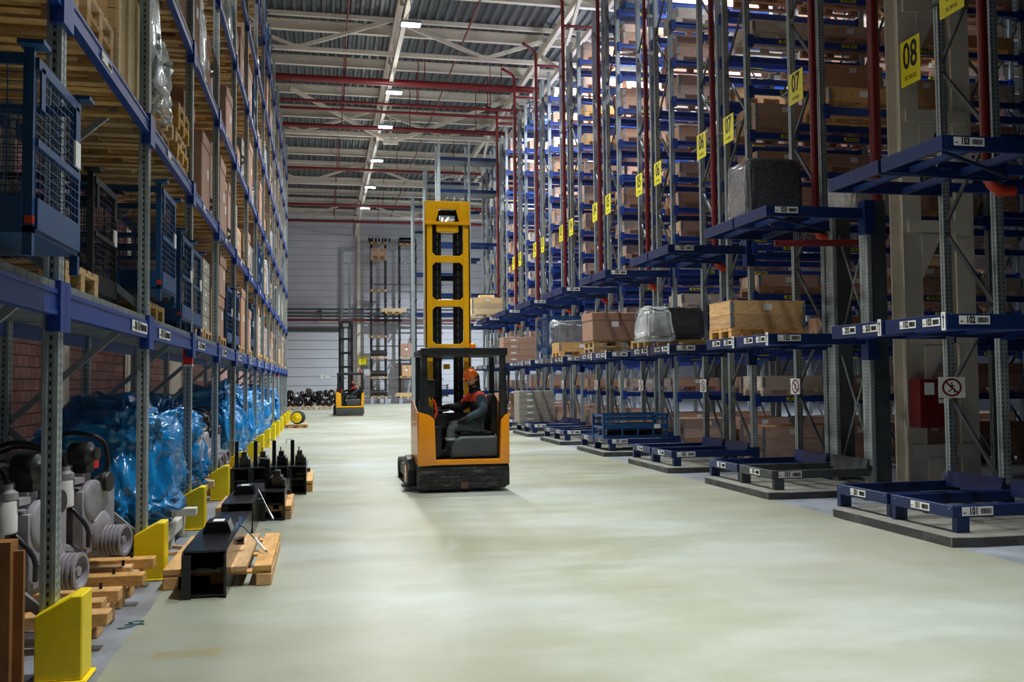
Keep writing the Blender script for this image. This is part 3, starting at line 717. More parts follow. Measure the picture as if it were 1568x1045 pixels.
tag(t, 'dark red fire hose cabinet on the cream lattice column', 'fire cabinet')

# ================================================================ LOADS
rnd = random.Random(11)
HIDE = []                                     # templates, removed once every copy is made
def tmpl(t): HIDE.append(t); bpy.context.view_layer.update(); index_kids(t); return t
def pallet_mb(lx=1.2, ly=.8, m=0):
    """pallet, boards along y on top across stringers; long side along x"""
    mb = MB(); h = .144
    for y in (-ly/2+.05, 0, ly/2-.05): mb.box(-lx/2, lx/2, y-.05, y+.05, 0, .022, m)
    for y in (-ly/2+.05, 0, ly/2-.05):
        for x in (-lx/2+.07, 0, lx/2-.07): mb.box(x-.07, x+.07, y-.05, y+.05, .022, .1, m)
    for x in (-lx/2+.07, 0, lx/2-.07): mb.box(x-.072, x+.072, -ly/2, ly/2, .1, .122, m)
    for y, w_ in ((-ly/2+.072, .072), (-ly/2+.235, .05), (0, .072), (ly/2-.235, .05), (ly/2-.072, .072)): mb.box(-lx/2, lx/2, y-w_, y+w_, .122, h, m)
    return mb
PAL = pallet_mb().data('wooden_pallet', wood)
def T_pallet():
    return tmpl(link('wooden_pallet', PAL))
def T_carton(h, lx=1.12, ly=.78, m=card, lid=True, name='cardboard_box', flap=False):
    t = empty(name)
    mb = MB(); mb.box(-lx/2, lx/2, -ly/2, ly/2, 0, h); mb.build('box_body', m, t, bevel=.012)
    if lid: MB().box(-lx/2-.012, lx/2+.012, -ly/2-.012, ly/2+.012, h-.16, h+.012).build('lid', m, t, bevel=.01)
    mb = MB(); mb.box(-.03, .03, -ly/2-.0145, ly/2+.0145, h-.3, h+.0145); mb.build('tape', tape, t)
    mb = MB(); mb.box(lx/2+.0, lx/2+.003, .1, .24, h*.45, h*.45+.13); mb.build('box_label', whitep, t); MB().box(-.2, -.02, -ly/2-.003, -ly/2, h*.5, h*.5+.12).build('box_label', whitep, t)
    return tmpl(t)
def T_stack(nx, ny, nz, h, m=cardg, name='carton_stack'):
    """a strapped block of equal cartons, shrink-wrapped so it moves as one"""
    t = empty(name); mb = MB(); lx, ly = 1.1/nx, .76/ny
    for i in range(nx):
        for j in range(ny):
            for k in range(nz): mb.box(-.55+i*lx+.003, -.55+(i+1)*lx-.003, -.38+j*ly+.003, -.38+(j+1)*ly-.003, k*h/nz+.002, (k+1)*h/nz-.003)
    mb.build('cartons', m, t, bevel=.006)
    for k in range(nz):
        MB().box(.549, .553, -.2, -.05, (k+.4)*h/nz, (k+.62)*h/nz).build('box_label', whitep, t); MB().box(-.3, -.12, -.383, -.379, (k+.4)*h/nz, (k+.62)*h/nz).build('box_label', whitep, t)
    return tmpl(t)
def T_wood(h, m=woodl):
    t = empty('wooden_crate'); n = max(2, round(h/.16)); 
    mb = MB()
    for k in range(n):
        z0, z1 = k*h/n+.004, (k+1)*h/n-.004
        mb.box(-.55, .55, -.38, -.36, z0, z1); mb.box(-.55, .55, .36, .38, z0, z1); mb.box(-.55, -.53, -.36, .36, z0, z1); mb.box(.53, .55, -.36, .36, z0, z1)
    mb.build('side_boards', m, t)
    mb = MB()
    for x, y in ((.56, -.34), (.56, .34), (-.56, -.34), (-.56, .34), (.56, 0)): mb.box(x-.012, x+.012, y-.04, y+.04, 0, h)
    for x in (-.45, .45, 0):
        for y in (-.39, .39): mb.box(x-.04, x+.04, y-.01, y+.01, 0, h)
    mb.build('battens', m, t)
    mb = MB()
    for k in range(6): mb.box(-.56, .56, -.39+k*.131, -.39+k*.131+.122, h, h+.02)
    mb.build('lid', m, t)
    return tmpl(t)
def lump(lx, ly, h, amt, sc, seed, sub=4, power=.38, taper=0.0, droop=.0):
    bm = bmesh.new(); bmesh.ops.create_icosphere(bm, subdivisions=sub, radius=1)
    for v in bm.verts:
        c = v.co.copy(); f = lambda a: math.copysign(abs(a)**power, a)
        z = (f(c.z)+1)/2; s = 1 - taper*z
        n = noise.noise_vector(c*sc + Vector((seed*3.7, seed, 0))); n2 = abs(noise.noise(c*sc*2.3 + Vector((seed, 5, 2))))
        v.co = Vector((f(c.x)*lx/2*s, f(c.y)*ly/2*s, z*h)) + Vector((n.x, n.y, n.z*.7))*amt - c*n2*amt*1.4
        if v.co.z < .0: v.co.z = 0
    me = bpy.data.meshes.new('lump'); bm.to_mesh(me); bm.free()
    me.polygons.foreach_set('use_smooth', [True]*len(me.polygons)); return me
def T_wrapped(h, seed, m=filmw, inner=cardg, name='wrapped_load'):
    t = empty(name)
    MB().box(-.5, .5, -.34, .34, 0, h*.86).build('packed_goods', inner, t, bevel=.02)
    me = lump(1.20, .84, h, .035, 2.2, seed, 5, .2, .05); me.materials.append(m); link('film_wrap', me, t)
    return tmpl(t)
def grid_panel(w_, h_, nx, nz, r=.0022):
    mb = MB()
    for i in range(nx+1): x = -w_/2 + w_*i/nx; mb.box(x-r, x+r, -r, r, 0, h_)
    for k in range(nz+1): z = h_*k/nz; mb.box(-w_/2, w_/2, -r, r, z-r, z+r)
    return mb
def T_cage(h=.98, m=cblue, dense=(11, 14), fill=None):
    """steel mesh stillage, long side (1.2) along x, legs below"""
    t = empty('mesh_cage'); lx, ly = 1.2, .82
    for x in (-1, 1):
        for y in (-1, 1):
            mb = MB(); mb.box(x*lx/2-.04*(x > 0)-.0, x*lx/2+.04*(x < 0), min(y*ly/2, y*(ly/2-.04)), max(y*ly/2, y*(ly/2-.04)), 0, h+.03)
            mb.box(x*lx/2-.055, x*lx/2+.055, y*ly/2-.055, y*ly/2+.055, h+.03, h+.05); mb.build('corner_post', m, t)
    mb = MB(); mb.box(-lx/2, lx/2, -ly/2, ly/2, .1, .13); mb.build('base', m, t)
    for s in (-1, 1):
        mb = MB(); mb.box(-lx/2+.04, lx/2-.04, s*ly/2-.012, s*ly/2+.012, .12, .26); mb.build('rail', m, t); mb = MB(); mb.box(-lx/2+.04, lx/2-.04, s*ly/2-.012, s*ly/2+.012, h-.05, h); mb.build('rail', m, t)
        mb = MB(); mb.box(s*lx/2-.012, s*lx/2+.012, -ly/2+.04, ly/2-.04, .12, .26); mb.build('rail', m, t); mb = MB(); mb.box(s*lx/2-.012, s*lx/2+.012, -ly/2+.04, ly/2-.04, h-.05, h)
        mb.build('rail', m, t); MB().box(s*lx/2-.012, s*lx/2+.012, -ly/2+.04, ly/2-.04, h*.55, h*.55+.035).build('rail', m, t)
        g = grid_panel(lx-.08, h-.3, dense[0]+6, dense[1]).data('mesh_panel', m); link('mesh_panel', g, t, (0, s*ly/2, .26))
        g = grid_panel(ly-.08, h-.3, dense[0], dense[1]).data('mesh_panel', m); link('mesh_panel', g, t, (s*lx/2, 0, .26), R(90))
        for y in (-.33, .27): 
            mb = MB(); mb.box(.604, .612, y, y+.06, h-.22, h-.03); s > 0 and mb.build('hinge_plate', m, t)
    MB().box(lx/2+.002, lx/2+.014, .26, .36, .55, .68).build('box_label', whitep, t)
    MB().box(lx/2-.03, lx/2+.004, -ly/2-.004, -ly/2+.02, .14, .175).build('corner_tag', orangev, t)
    if fill:
        MB().box(-.5, .5, -.33, .33, .13, h*fill).build('packed_goods', cardg, t, bevel=.03)
    return tmpl(t)
def T_collar(n, m=wooda, lx=1.2, ly=.8, hc=.2):
    """pallet with n fold-out collars, one unit; long side along x"""
    t = empty('pallet_collar_box')
    link('pallet_base', pallet_mb(lx, ly).data('pallet_base', m), t)
    for k in range(n):
        z0 = .144+k*hc; mb = MB()
        mb.box(-lx/2, lx/2, -ly/2, -ly/2+.02, z0+.002, z0+hc-.002); mb.box(-lx/2, lx/2, ly/2-.02, ly/2, z0+.002, z0+hc-.002)
        mb.box(-lx/2, -lx/2+.02, -ly/2, ly/2, z0+.002, z0+hc-.002); mb.box(lx/2-.02, lx/2, -ly/2, ly/2, z0+.002, z0+hc-.002)
        for xx in (-1, 1): mb.box(min(xx*(lx/2+.003), xx*(lx/2-.05)), max(xx*(lx/2+.003), xx*(lx/2-.05)), -ly/2-.003, -ly/2+.04, z0+.02, z0+hc-.02, 1)
        c = mb.build('collar', [m, galv], t)
        if k == n-1: MB().box(-.08, .06, -ly/2-.004, -ly/2, z0+.07, z0+.16).build('box_label', whitep, c)
    mb = MB()
    for k in range(7): mb.box(-lx/2, lx/2, -ly/2+k*ly/7+.003, -ly/2+(k+1)*ly/7-.003, .144+n*hc, .144+n*hc+.014)
    mb.build('lid', m, t)
    return tmpl(t)

whitew2 = mat('lit_crate_wood', sr(214, 196, 180), .8, var=.2, dirt=.3, dirtcol=sr(120, 100, 85), scale=5, stretch=(1, 3, 14), hue_var=.15, bump=.2)  # crate wood paled in colour to look lit by bluish-white lamps
P_ = T_pallet()
CT = [T_carton(.98), T_carton(.82), T_carton(.62), T_carton(1.08, 1.16, .8)]
CK = [T_carton(.55, 1.0, .7, card2, False), T_carton(.8, .9, .6, card2)]
SK = [T_stack(2, 2, 4, .85, card), T_stack(3, 2, 5, .95, cardg), T_stack(2, 2, 3, .6, card2)]
WC = [T_wood(.5), T_wood(.8), T_wood(.35, wooda)]
WR = [T_wrapped(.9, 1), T_wrapped(1.05, 2, inner=card), T_wrapped(.7, 3, inner=card2)]
CG = [T_cage(), T_cage(dense=(8, 9), fill=.6)]
def custom0(t): DESC[t.name] = ('blue mesh cage', 'cage'); return t
CGD = T_cage(m=mat('black_cage_paint', sr(24, 27, 34), .5), dense=(13, 13))
CB1, CB2, CB3 = T_collar(1), T_collar(2), T_collar(3)
CB1L, CB2L = T_collar(1, woodo), T_collar(2, woodl)
DESC = {}
for t, d, c in ([(x, 'tall brown lidded cardboard box', 'box') for x in (CT[0], CT[3])] + [(x, 'brown lidded cardboard box', 'box') for x in CT[1:3]] + [(x, 'tan cardboard box', 'box') for x in CK] +
             [(SK[0], 'block of brown cartons', 'boxes'), (SK[1], 'block of grey cartons', 'boxes'), (SK[2], 'low block of tan cartons', 'boxes')] +
             [(WC[0], 'pale wooden crate', 'crate'), (WC[1], 'tall pale wooden crate', 'crate'), (WC[2], 'low brown wooden crate', 'crate')] +
             [(x, 'load wrapped in clear film', 'wrapped load') for x in WR] + [(CG[0], 'blue mesh cage', 'cage'), (CG[1], 'filled blue mesh cage', 'cage'), (CGD, 'dark mesh cage', 'cage')] +
             [(CB1, 'low brown collar crate', 'crate'), (CB2, 'two-collar brown crate', 'crate'), (CB3, 'three-collar brown crate', 'crate'), (CB1L, 'low orange timber collar crate', 'crate'), (CB2L, 'pale two-collar crate', 'crate')]):
    DESC[t.name] = (d, c)
def put(t, x, y, z, where, group, rz=0, desc=None):
    d, c = DESC[t.name] if t.name in DESC else ('wooden pallet', 'pallet')
    o = tree_copy(t, (x, y, z), rz, label=(desc or d) + ' ' + where, group=group)
    o['category'] = c; return o
npal = 0
def put_pallet(x, y, z, where, group, rz=0):
    global npal; npal += 1
    o = link('wooden_pallet', PAL, None, (x, y, z), rz); return tag(o, 'wooden pallet ' + where, 'pallet', group)

LW = ['deck', 'second', 'third', 'fourth', 'fifth', 'top']
SL = ('near', 'middle', 'far')
hand = {  # (level, bay, slot): list of templates, '-' empty
    (0, -1, 0): '-', (0, -1, 1): '-', (0, -1, 2): '-', (0, 0, 0): 'P', (0, 0, 1): '-', (0, 0, 2): 'D', (0, 1, 0): 'G', (0, 1, 1): '-', (0, 1, 2): 'C0', (0, 2, 0): 'C0', (0, 2, 1): CK[1], (0, 2, 2): SK[1],
    (0, 3, 0): CT[1], (0, 3, 1): CT[2], (0, 3, 2): 'C0', (0, 4, 0): 'C0',
    (1, 0, 0): WC[0], (1, 0, 1): 'T', (1, 0, 2): WC[1], (1, 1, 0): 'W', (1, 1, 1): 'K', (1, 1, 2): 'K',
    (1, 2, 0): CT[0], (1, 2, 1): '-', (1, 2, 2): CT[0], (1, 3, 0): CT[3], (1, 3, 1): CT[3], (1, 3, 2): CT[0], (1, 4, 0): CT[3], (1, 4, 1): SK[1],
    (2, 1, 0): CT[3], (2, 1, 1): CT[0], (2, 1, 2): CT[0], (2, 2, 0): CT[0], (2, 2, 1): WR[1], (2, 2, 2): CT[1],
}
pool = [CT[0], CT[1], CT[3], CT[0], CT[1], CT[2], SK[0], SK[1], WC[0], WC[1], WR[0], WR[1], CG[0], CK[0], CT[3], SK[2], WR[2], CG[1]]
for n in LN[:-1]:
    for li, z in enumerate(LEV):
        for s_ in range(3):
            y = LY(n) + .49 + s_*.85; x = LX - .04 - .60 + rnd.uniform(-.03, .05)
            if not (vis(LX+.1, y, z+.2, 30) or vis(LX+.1, y, z+1.1, 30) or vis(LX+.1, y+.4, z+.5, 20)): continue
            key = (li, n, s_); k = hand.get(key)
            if k is None:
                if rnd.random() < .05: continue
                k = rnd.choice(pool)
                if li == 5 and k in (CT[3], WR[1]): k = CT[1]
            if k == '-': continue
            g = 'loads on the %s shelf of the left rack' % LW[li] if li else 'loads on the deck of the left rack'
            sh = ('%s shelf of left rack' % LW[li]) if li else 'deck of left rack'
            where = '%s, %s bay, %s slot' % (sh, ORD[n+1], SL[s_])
            jr = rnd.uniform(-.03, .03)
            if k == 'P':
                put_pallet(x+.05, y+.02, z, 'standing empty, ' + where, g); continue
            if k == 'D': put(CGD, x-.12, y-.05, z, where, g); continue
            if k == 'G': put_pallet(x+.02, y+.05, z, 'under ' + where, g) ; put(CG[0], x+.12, y+.02, z+.144, where, g); continue
            if k == 'C0': put(CG[rnd.randrange(2)], x+.04, y, z, where, g, jr*.5); continue
            if k in ('K', 'T'):
                for q in range(5 if k == 'K' else 3): put_pallet(x+rnd.uniform(-.02, .03), y+rnd.uniform(-.02, .02), z+q*.144, '%s in pile, %s' % (ORD[q], where), g)
                continue
            if k in CG and rnd.random() < .8: put(k, x+.03, y, z, where, g, jr*.3); continue
            put_pallet(x, y, z, 'under load, ' + where, g)
            if k == 'W': put(WC[0], x, y, z+.144, where, g); put(WR[0], x+.04, y, z+.144+.525, 'on a crate, ' + where, g, desc='film bundle'); continue
            if k is CT[2]: put(k, x, y, z+.144, where, g, jr); put(CT[2], x+rnd.uniform(-.03, .03), y, z+.144+.634, 'set on another, ' + where, g, jr, desc='brown box'); continue
            put(k, x+rnd.uniform(-.02, .03), y, z+.144, where, g, jr)
# near cage standing proud of the rack, at the picture's left edge
g = 'loads on the deck of the left rack'
NC = custom0(T_cage(.89))
put(NC, -1.84, 4.80, 2.17, 'at the left picture edge, on the deck in the nearest bay', g)
put_pallet(-2.02, 3.75, 2.17, 'on the deck at the extreme left picture edge', g)
for q in range(5):
    tag(MB().box(-.05, .05, -.33, .33, 0, .10+.09*(q % 3)).build('timber_block', woodl, None, (-1.5-q*.13, 4.8, 2.17+.131), bevel=.006), 'pale timber piece inside the nearest blue mesh cage, %s from the aisle' % ORD[q], 'timber', 'timber pieces in the nearest cage')
# hanging film on the second shelf
me = lump(.40, 1.2, .82, .10, 3.1, 8, 5, .45, .35); me.materials.append(filmw)
tag(link('plastic_sheet', me, None, (-1.62, LY(1)+1.0, 4.12)), 'crumpled clear plastic sheet draped over pallets on the left rack second shelf', 'plastic sheet')

# right rows: crates two to a bay
CB1W, CB2W = T_collar(1, whitew2), T_collar(2, whitew2)
DESC[CB1W.name] = ('low whitish collar crate', 'crate'); DESC[CB2W.name] = ('two-collar whitish crate', 'crate')
pr_ = [CB1]*10 + [CB2]*3 + [CB1L]*2 + [CB2L]*1 + [CB1W]*6 + [CB2W]*2 + [WR[2], WR[2], CG[1], SK[2], CK[0]]
for k in range(2, 10):
    nb = 4 if k == 2 else (3 if k == 3 else (2 if k <= 5 else 1))
    for li, z in enumerate([.0] + RLEV):
        gap = (RLEV[li] - z - .13) if li < len(RLEV) else 1.1
        for b in range(nb):
            for s_ in range(2):
                x = RXF + RB*b + .76 + s_*1.33 + rnd.uniform(-.03, .03); y = N0 + SP*k + .41
                if not (vis(x, y, z+.1, 5) and vis(x-.6, y, z+.1, 300)): continue
                if k >= 4 and (b*2+s_) > (2 if k == 4 else 1): continue
                t = rnd.choice(pr_)
                if rnd.random() < .1: continue
                H = {CB1: .37, CB2: .57, CB3: .77, CB1L: .37, CB2L: .57, CB1W: .37, CB2W: .57}.get(t, .9)
                if li == 0: t, H = CB3, .77
                if H > gap: t, H = (CB2, .57) if gap > .57 else (CB1, .37)
                if H > gap: continue
                lev = 'floor level' if li == 0 else '%s shelf' % ORD[li-1]
                where = 'in %s right-hand row, %s, %s slot' % (ROWN[k], lev, ORD[b*2+s_])
                gg = 'loads of the %s right-hand rack row' % ROWN[k]
                if t in (WR[2], SK[2], CK[0]): put_pallet(x, y, z + (.0 if li else 0), 'under load ' + where, gg); put(t, x, y, z+.144, where, gg)
                else: put(t, x, y, z, where, gg)
for z, b, s_ in ((5.75, 0, 0), (5.75, 0, 1), (4.1, 0, 1), (2.2, 0, 0), (2.2, 0, 1), (7.75, 0, 1), (9.45, 0, 0)):
    put(CB1L if z == 5.75 else CB1, RXF+.76+1.33*s_, S0+SP-.45, z, 'behind thick grey posts, %s slot, %s height' % (ORD[s_], {5.75: 'sign', 4.1: 'upper tray', 2.2: 'lower tray', 7.75: 'high', 9.45: 'topmost'}[z]), 'loads behind the thick grey posts')
put(CB2, 10.15, S0-.45, 4.0, 'behind the nearest right-hand uprights at upper tray height', None)

# ---- loads on the transfer stations
G = 'loads on the blue tray stations'
def stY(k, far): return 8.02+SP*k + (1.58 if far else .52)
put(T_collar(2, woodo), 6.55, stY(1, True), 2.22, 'on the 102 tray left of the thick grey posts', G, desc='orange timber two-collar crate'); 
o = [x for x in bpy.data.objects if x.get('label', '').startswith('orange timber two-collar')][0]; o['category'] = 'crate'
def custom(t, d, c, **k): DESC[t.name] = (d, c); return t
blk = custom(T_wrapped(.62, 5, wrapdark, blackp, 'wrapped_load'), 'dark load', 'wrapped load')
put_pallet(6.52, stY(2, True), 2.22, 'under the black film-wrapped load on the third 102 tray', G); put(blk, 6.55, stY(2, True), 2.364, 'tightly wrapped in black film on the third 102 tray', G, desc='dark bulky load')
me = lump(.62, .95, .66, .05, 3.2, 15, 5, .3, .35); me.materials.append(filmw); tag(link('plastic_sheet', me, None, (6.05, stY(2, False)+.5, 2.30)), 'clear crumpled film bulging left of the black wrapped load on the tray', 'plastic sheet')
for q in range(2): put_pallet(6.62, stY(3, True), 2.22+.144*q, '%s under the big lidded box on the fourth 102 tray' % ('lowest' if q == 0 else 'second'), G)
put(custom(T_carton(.62, 1.3, .86, card, True), 'wide cardboard box', 'box'), 6.64, stY(3, True), 2.508, 'with overhanging lid and white labels on the fourth 102 tray', G, desc='wide brown cardboard box')
put(CB1L, 6.5, stY(4, False), 2.22, 'on the fifth 102 tray before the cage', G)
put_pallet(7.0, stY(4, False)-.6, 2.22, 'small one beside the collar crate on the fifth 102 tray', G) if False else None
put(custom(T_cage(1.1, cblue, (12, 14)), 'blue cage', 'cage'), 6.45, stY(4, True), 2.22, 'holding clear sagging film on the fifth 102 tray', G, desc='tall blue mesh cage')
me = lump(1.05, .7, .82, .10, 2.0, 21, 4, .42, .1); me.materials.append(filmw); tag(link('plastic_sheet', me, None, (6.45, stY(4, True), 2.42)), 'clear plastic film bundled inside the tall blue cage on the fifth tray', 'plastic sheet')
put(SK[0], 6.45, stY(6, False), 2.22, 'strapped brown block on the seventh 102 tray', G, desc='large'); 
put(T_collar(3, woodl), 6.1, stY(7, False)+.3, 3.98, 'above the overhead guard beside the mast, on a 103 tray', G, desc='pale timber three-collar crate')
for o in bpy.data.objects:
    if o.get('label', '').startswith('pale timber three-collar'): o['category'] = 'crate'
tag(MB().box(-.28, .28, -.2, .2, 0, .12).build('wooden_crate', woodl, None, (6.1, stY(7, False)+.3, 3.98+.144+.6+.014), bevel=.006), 'small pale box lying on top of the timber crate beside the mast', 'crate')
wd2 = custom(T_wrapped(.98, 9, wrapdark, blackp), 'dark stack', 'wrapped load')
for c_ in KIDS[wd2.name]: c_.data = c_.data.copy(); c_.data.transform(Matrix.Diagonal((.80, .95, 1, 1)))
put(wd2, 6.72, stY(1, True), 3.98, 'in crinkled dark film on the second 103 tray', G, desc='tall stack wrapped')
put(WR[2], 8.6, S0+SP-.45, 4.1+.0, 'sagging over the shelf right of the dark wrapped stack', G)
# floor stations
put(SK[1], 6.4, stY(5, True), .36, 'wrapped in film on the sixth floor station', G, desc='grey carton block')
put(SK[0], 6.45, stY(6, True), .36, 'of brown cartons on the seventh floor station', G, desc='strapped block')
# open blue steel crate with black pipes
t = empty('steel_crate', (6.62, stY(3, False)-.0, .36)); lx, ly, h = 1.42, .78, .52
for x in (-lx/2, lx/2):
    for y in (-ly/2, ly/2): MB().box(x-.03, x+.03, y-.03, y+.03, -.0, h).build('corner_post', cblue, t)
for s in (-1, 1):
    mb = MB(); 
    for z0, z1 in ((.0, .06), (.2, .30), (.38, .43), (h-.05, h)): mb.box(-lx/2, lx/2, s*ly/2-.012, s*ly/2+.012, z0, z1)
    for x in (-.3, .05, .4): mb.box(x-.02, x+.02, s*ly/2-.013, s*ly/2+.013, 0, .2)
    mb.build('side_frame', cblue, t)
    mb = MB()
    for z0, z1 in ((.0, .06), (.2, .26), (h-.05, h)): mb.box(s*lx/2-.012, s*lx/2+.012, -ly/2, ly/2, z0, z1)
    mb.build('end_frame', cblue, t)
MB().box(-lx/2, lx/2, -ly/2, ly/2, .02, .04).build('base', cblue, t); MB().box(.42, .56, -ly/2-.02, -ly/2-.013, .2, .29).build('box_label', whitep, t)
tag(t, 'open blue steel crate with rails on the fourth floor station', 'crate')
for q in range(14):
    z = .36+.04+.045 + (q//5)*.085; y = stY(3, False)-.28 + (q % 5)*.14
    tag(MB().tube([(6.0, y, z), (7.24, y, z)], .035, 10).build('black_pipe', blacks, smooth=True), 'black pipe inside the open blue steel crate, %s layer, %s from the camera' % (ORD[q//5], ORD[q % 5]), 'pipe', 'black pipes in the steel crate')

# ================================================================ GROUND LEVEL, LEFT
def engine(x, y, z, label, seed):
    t = empty('diesel_engine', (x, y, z)); r = random.Random(seed)
    mb = MB(); mb.box(-.5, .30, -.20, .20, .16, .62); mb.box(-.5, .22, -.24, .24, .42, .60); mb.box(-.45, .25, -.16, .16, .05, .18)
    for k in range(5): mb.box(-.45+k*.15, -.40+k*.15, -.26, .26, .25, .55)
    mb.build('engine_block', engm, t, bevel=.025, seg=2, smooth=True)
    mb = MB(); mb.box(-.5, .22, -.15, .15, .62, .80)
    for k in range(5): mb.box(-.46+k*.14, -.37+k*.14, -.10, .10, .80, .88)
    mb.build('cylinder_head', engm, t, bevel=.02, seg=2, smooth=True)
    mb = MB(); mb.box(.28, .36, -.26, .24, .14, .60); mb.lathe((.32, -.1, .52), (1, 0, 0), [(0, .15), (.05, .15), (.06, .12)]); mb.lathe((.34, .0, .28), (1, 0, 0), [(0, .15), (.05, .14), (.07, .07)])
    for k in range(10): a = k*.628; mb.lathe((.36, .14*math.cos(a), .28+.14*math.sin(a)), (1, 0, 0), [(0, .012), (.02, .012)], 6)
    mb.build('timing_cover', engm, t, bevel=.012, smooth=True)
    prof = [(0, .05), (.02, .06)]
    for k in range(5): prof += [(.03+k*.03, .115), (.045+k*.03, .115), (.05+k*.03, .092), (.055+k*.03, .092)]
    prof += [(.185, .118), (.20, .118), (.201, .095), (.15, .088), (.15, .03), (.19, .03), (.19, .0)]
    MB().lathe((.36, .0, .21), (1, 0, 0), prof, 28).build('crank_pulley', engm, t, smooth=True)
    o = MB().lathe((.27, -.34, .50), (0, 0, 1), [(0, .045), (.01, .056), (.19, .056), (.20, .05)], 18).build('oil_filter', whitep, t, smooth=True)
    MB().box(.2, .34, -.34, -.2, .66, .70).build('bracket', engm, t); MB().lathe((.27, -.34, .70), (0, 0, 1), [(0, .058), (.04, .058), (.06, .03), (.09, .03)], 14).build('filter_head', engm, t, smooth=True)
    mb = MB(); mb.lathe((.18, -.10, .86), (1, 0, 0), [(0, .05), (.02, .09), (.15, .09), (.17, .06), (.19, .05), (.21, .05)], 18); mb.box(.1, .32, -.14, -.02, .72, .80); mb.build('alternator', engd, t, smooth=True)
    MB().lathe((.36, .04, .64), (1, 0, 0), [(0, .07), (.02, .075), (.035, .06), (.05, .075), (.06, .07)], 20).build('fan_pulley', engd, t, smooth=True)
    MB().box(.25, .29, .02, .12, .74, .84).build('warning_sticker', MAT['marker_red'], t)
    hs = [[(.27, -.34, .78), (.24, -.34, .88), (-.1, -.28, .94), (-.35, -.2, .86), (-.4, -.15, .78)], [(.2, .1, .62), (.33, .22, .7), (.3, .2, .95), (.1, .1, 1.02), (-.1, .05, .95)],
          [(.38, -.22, .2), (.42, -.3, .35), (.3, -.32, .5), (.15, -.3, .55)], [(.0, -.26, .2), (.1, -.34, .22), (.25, -.33, .2), (.34, -.2, .16)]]
    for h in hs:
        pts = []
        for a, b in zip(h, h[1:]): pts += [Vector(a).lerp(Vector(b), q/4) for q in range(4)]
        pts.append(Vector(h[-1])); pts = [pts[0]] + [(pts[i-1]+pts[i]+pts[i+1])/3 for i in range(1, len(pts)-1)] + [pts[-1]]
        MB().tube(pts, .016 if h is not hs[3] else .04, 8).build('hose', engm if h is hs[3] else engd, t, smooth=True)
    mb = MB(); mb.lathe((-.3, -.28, .62), (1, 0, .1), [(0, .04), (.03, .07), (.12, .08), (.2, .06), (.26, .03)], 14); mb.tube([(-.3, -.28, .62), (-.42, -.3, .7), (-.45, -.22, .86)], .045, 10); mb.build('turbocharger', engm, t, smooth=True)
    mb = MB(); mb.lathe((-.05, -.28, .33), (1, 0, 0), [(0, .05), (.04, .07), (.25, .07), (.28, .04)], 14); mb.lathe((.2, -.26, .1), (1, 0, 0), [(0, .05), (.12, .06), (.15, .04)], 12)
    mb.build('starter_motor', engm, t, smooth=True)
    mb = MB()
    for q in range(26):
        a, b, c = r.uniform(-.48, .25), -.24-r.uniform(0, .06), r.uniform(.2, .78); s = r.uniform(.015, .04); mb.box(a-s, a+s, b-s, b+s, c-s, c+s)
    mb.build('brackets', engm, t, bevel=.006)
    MB().box(.22, .26, -.36, -.34, .28, .62).build('white_shield', whitep, t)
    tag(t, label, 'engine', 'diesel engines under the left rack')
    t.rotation_euler.z = R(r.uniform(-14, -6)); return t
def skid(x, y, ly, label, m=woodo, mode=0, seed=1, lx=1.1):
    """heavy timber cradle; runners along y, cross timbers along x, front plank"""
    t = empty('timber_skid', (x, y, 0)); r = random.Random(seed)
    h1 = .10
    for s in (-1, 0, 1):
        for q in range(3):
            a = -ly/2+.12+q*(ly/2-.12); MB().box(s*lx*.42-.07, s*lx*.42+.07, a-.08, a+.08, 0, h1).build('block', m, t, bevel=.006)
        MB().box(s*lx*.42-.075, s*lx*.42+.075, -ly/2, ly/2, h1, h1+(.05 if mode == 0 else .12)).build('runner', m, t, bevel=.006)
    z = h1+(.05 if mode == 0 else .12)
    for q in range(3 if mode == 0 else 2):
        a = -ly/2+.15+q*(ly-.3)/(2 if mode == 0 else 1); j = r.uniform(-.03, .03)
        MB().box(-lx/2, lx/2+r.uniform(-.05, .12), a-.07, a+.07, z, z+.08).build('crossbeam', m, t, bevel=.006)
        MB().tube([(lx*.42, a, z+.08), (lx*.42, a, z+.12)], .012, 6).build('bolt', engd, t)
    tag(t, label, 'timber skid', 'timber skids under the left rack'); return z+.08
z = skid(-1.98, 6.45, .95, 'brown timber skid under the engine nearest the camera', woodo, 0, 1, 1.25); engine(-2.02, 6.40, z, 'grey diesel engine nearest the camera, left of the first visible post', 1)
z = skid(-2.0, 7.60, .95, 'brown timber skid under the engine with the white filter, between the first two posts', woodo, 0, 2, 1.25); engine(-1.98, 7.62, z, 'grey diesel engine with white filter and belt pulley between the first two posts', 2)
z = skid(-2.0, 14.55, 1.0, 'brown timber skid under the third engine behind the blue covers', woodo, 0, 3); engine(-2.0, 14.55, z, 'grey engine standing beyond the first big blue covers', 3)
z = skid(-2.0, 15.65, .95, 'brown timber skid beside the fourth yellow guard', woodo, 0, 4); engine(-2.0, 15.6, z, 'grey engine between two blue covered loads further back', 4)
mb = MB(); 
for k in range(5): mb.box(-2.35+k*.19, -2.35+k*.19+.175, 4.95, 4.98, .06, .80)
mb.box(-2.4, -1.5, 4.93, 4.95, .10, .2); mb.box(-2.4, -1.5, 4.93, 4.95, .62, .72); mb.box(-1.54, -1.46, 4.9, 5.02, .0, .85)
tag(mb.build('wooden_crate', mat('dark_orange_timber', sr(150, 98, 48), .8, var=.2, dirt=.3, scale=5, stretch=(4, 4, 1))), 'edge of an upright brown timber crate at the lower left picture edge', 'crate')
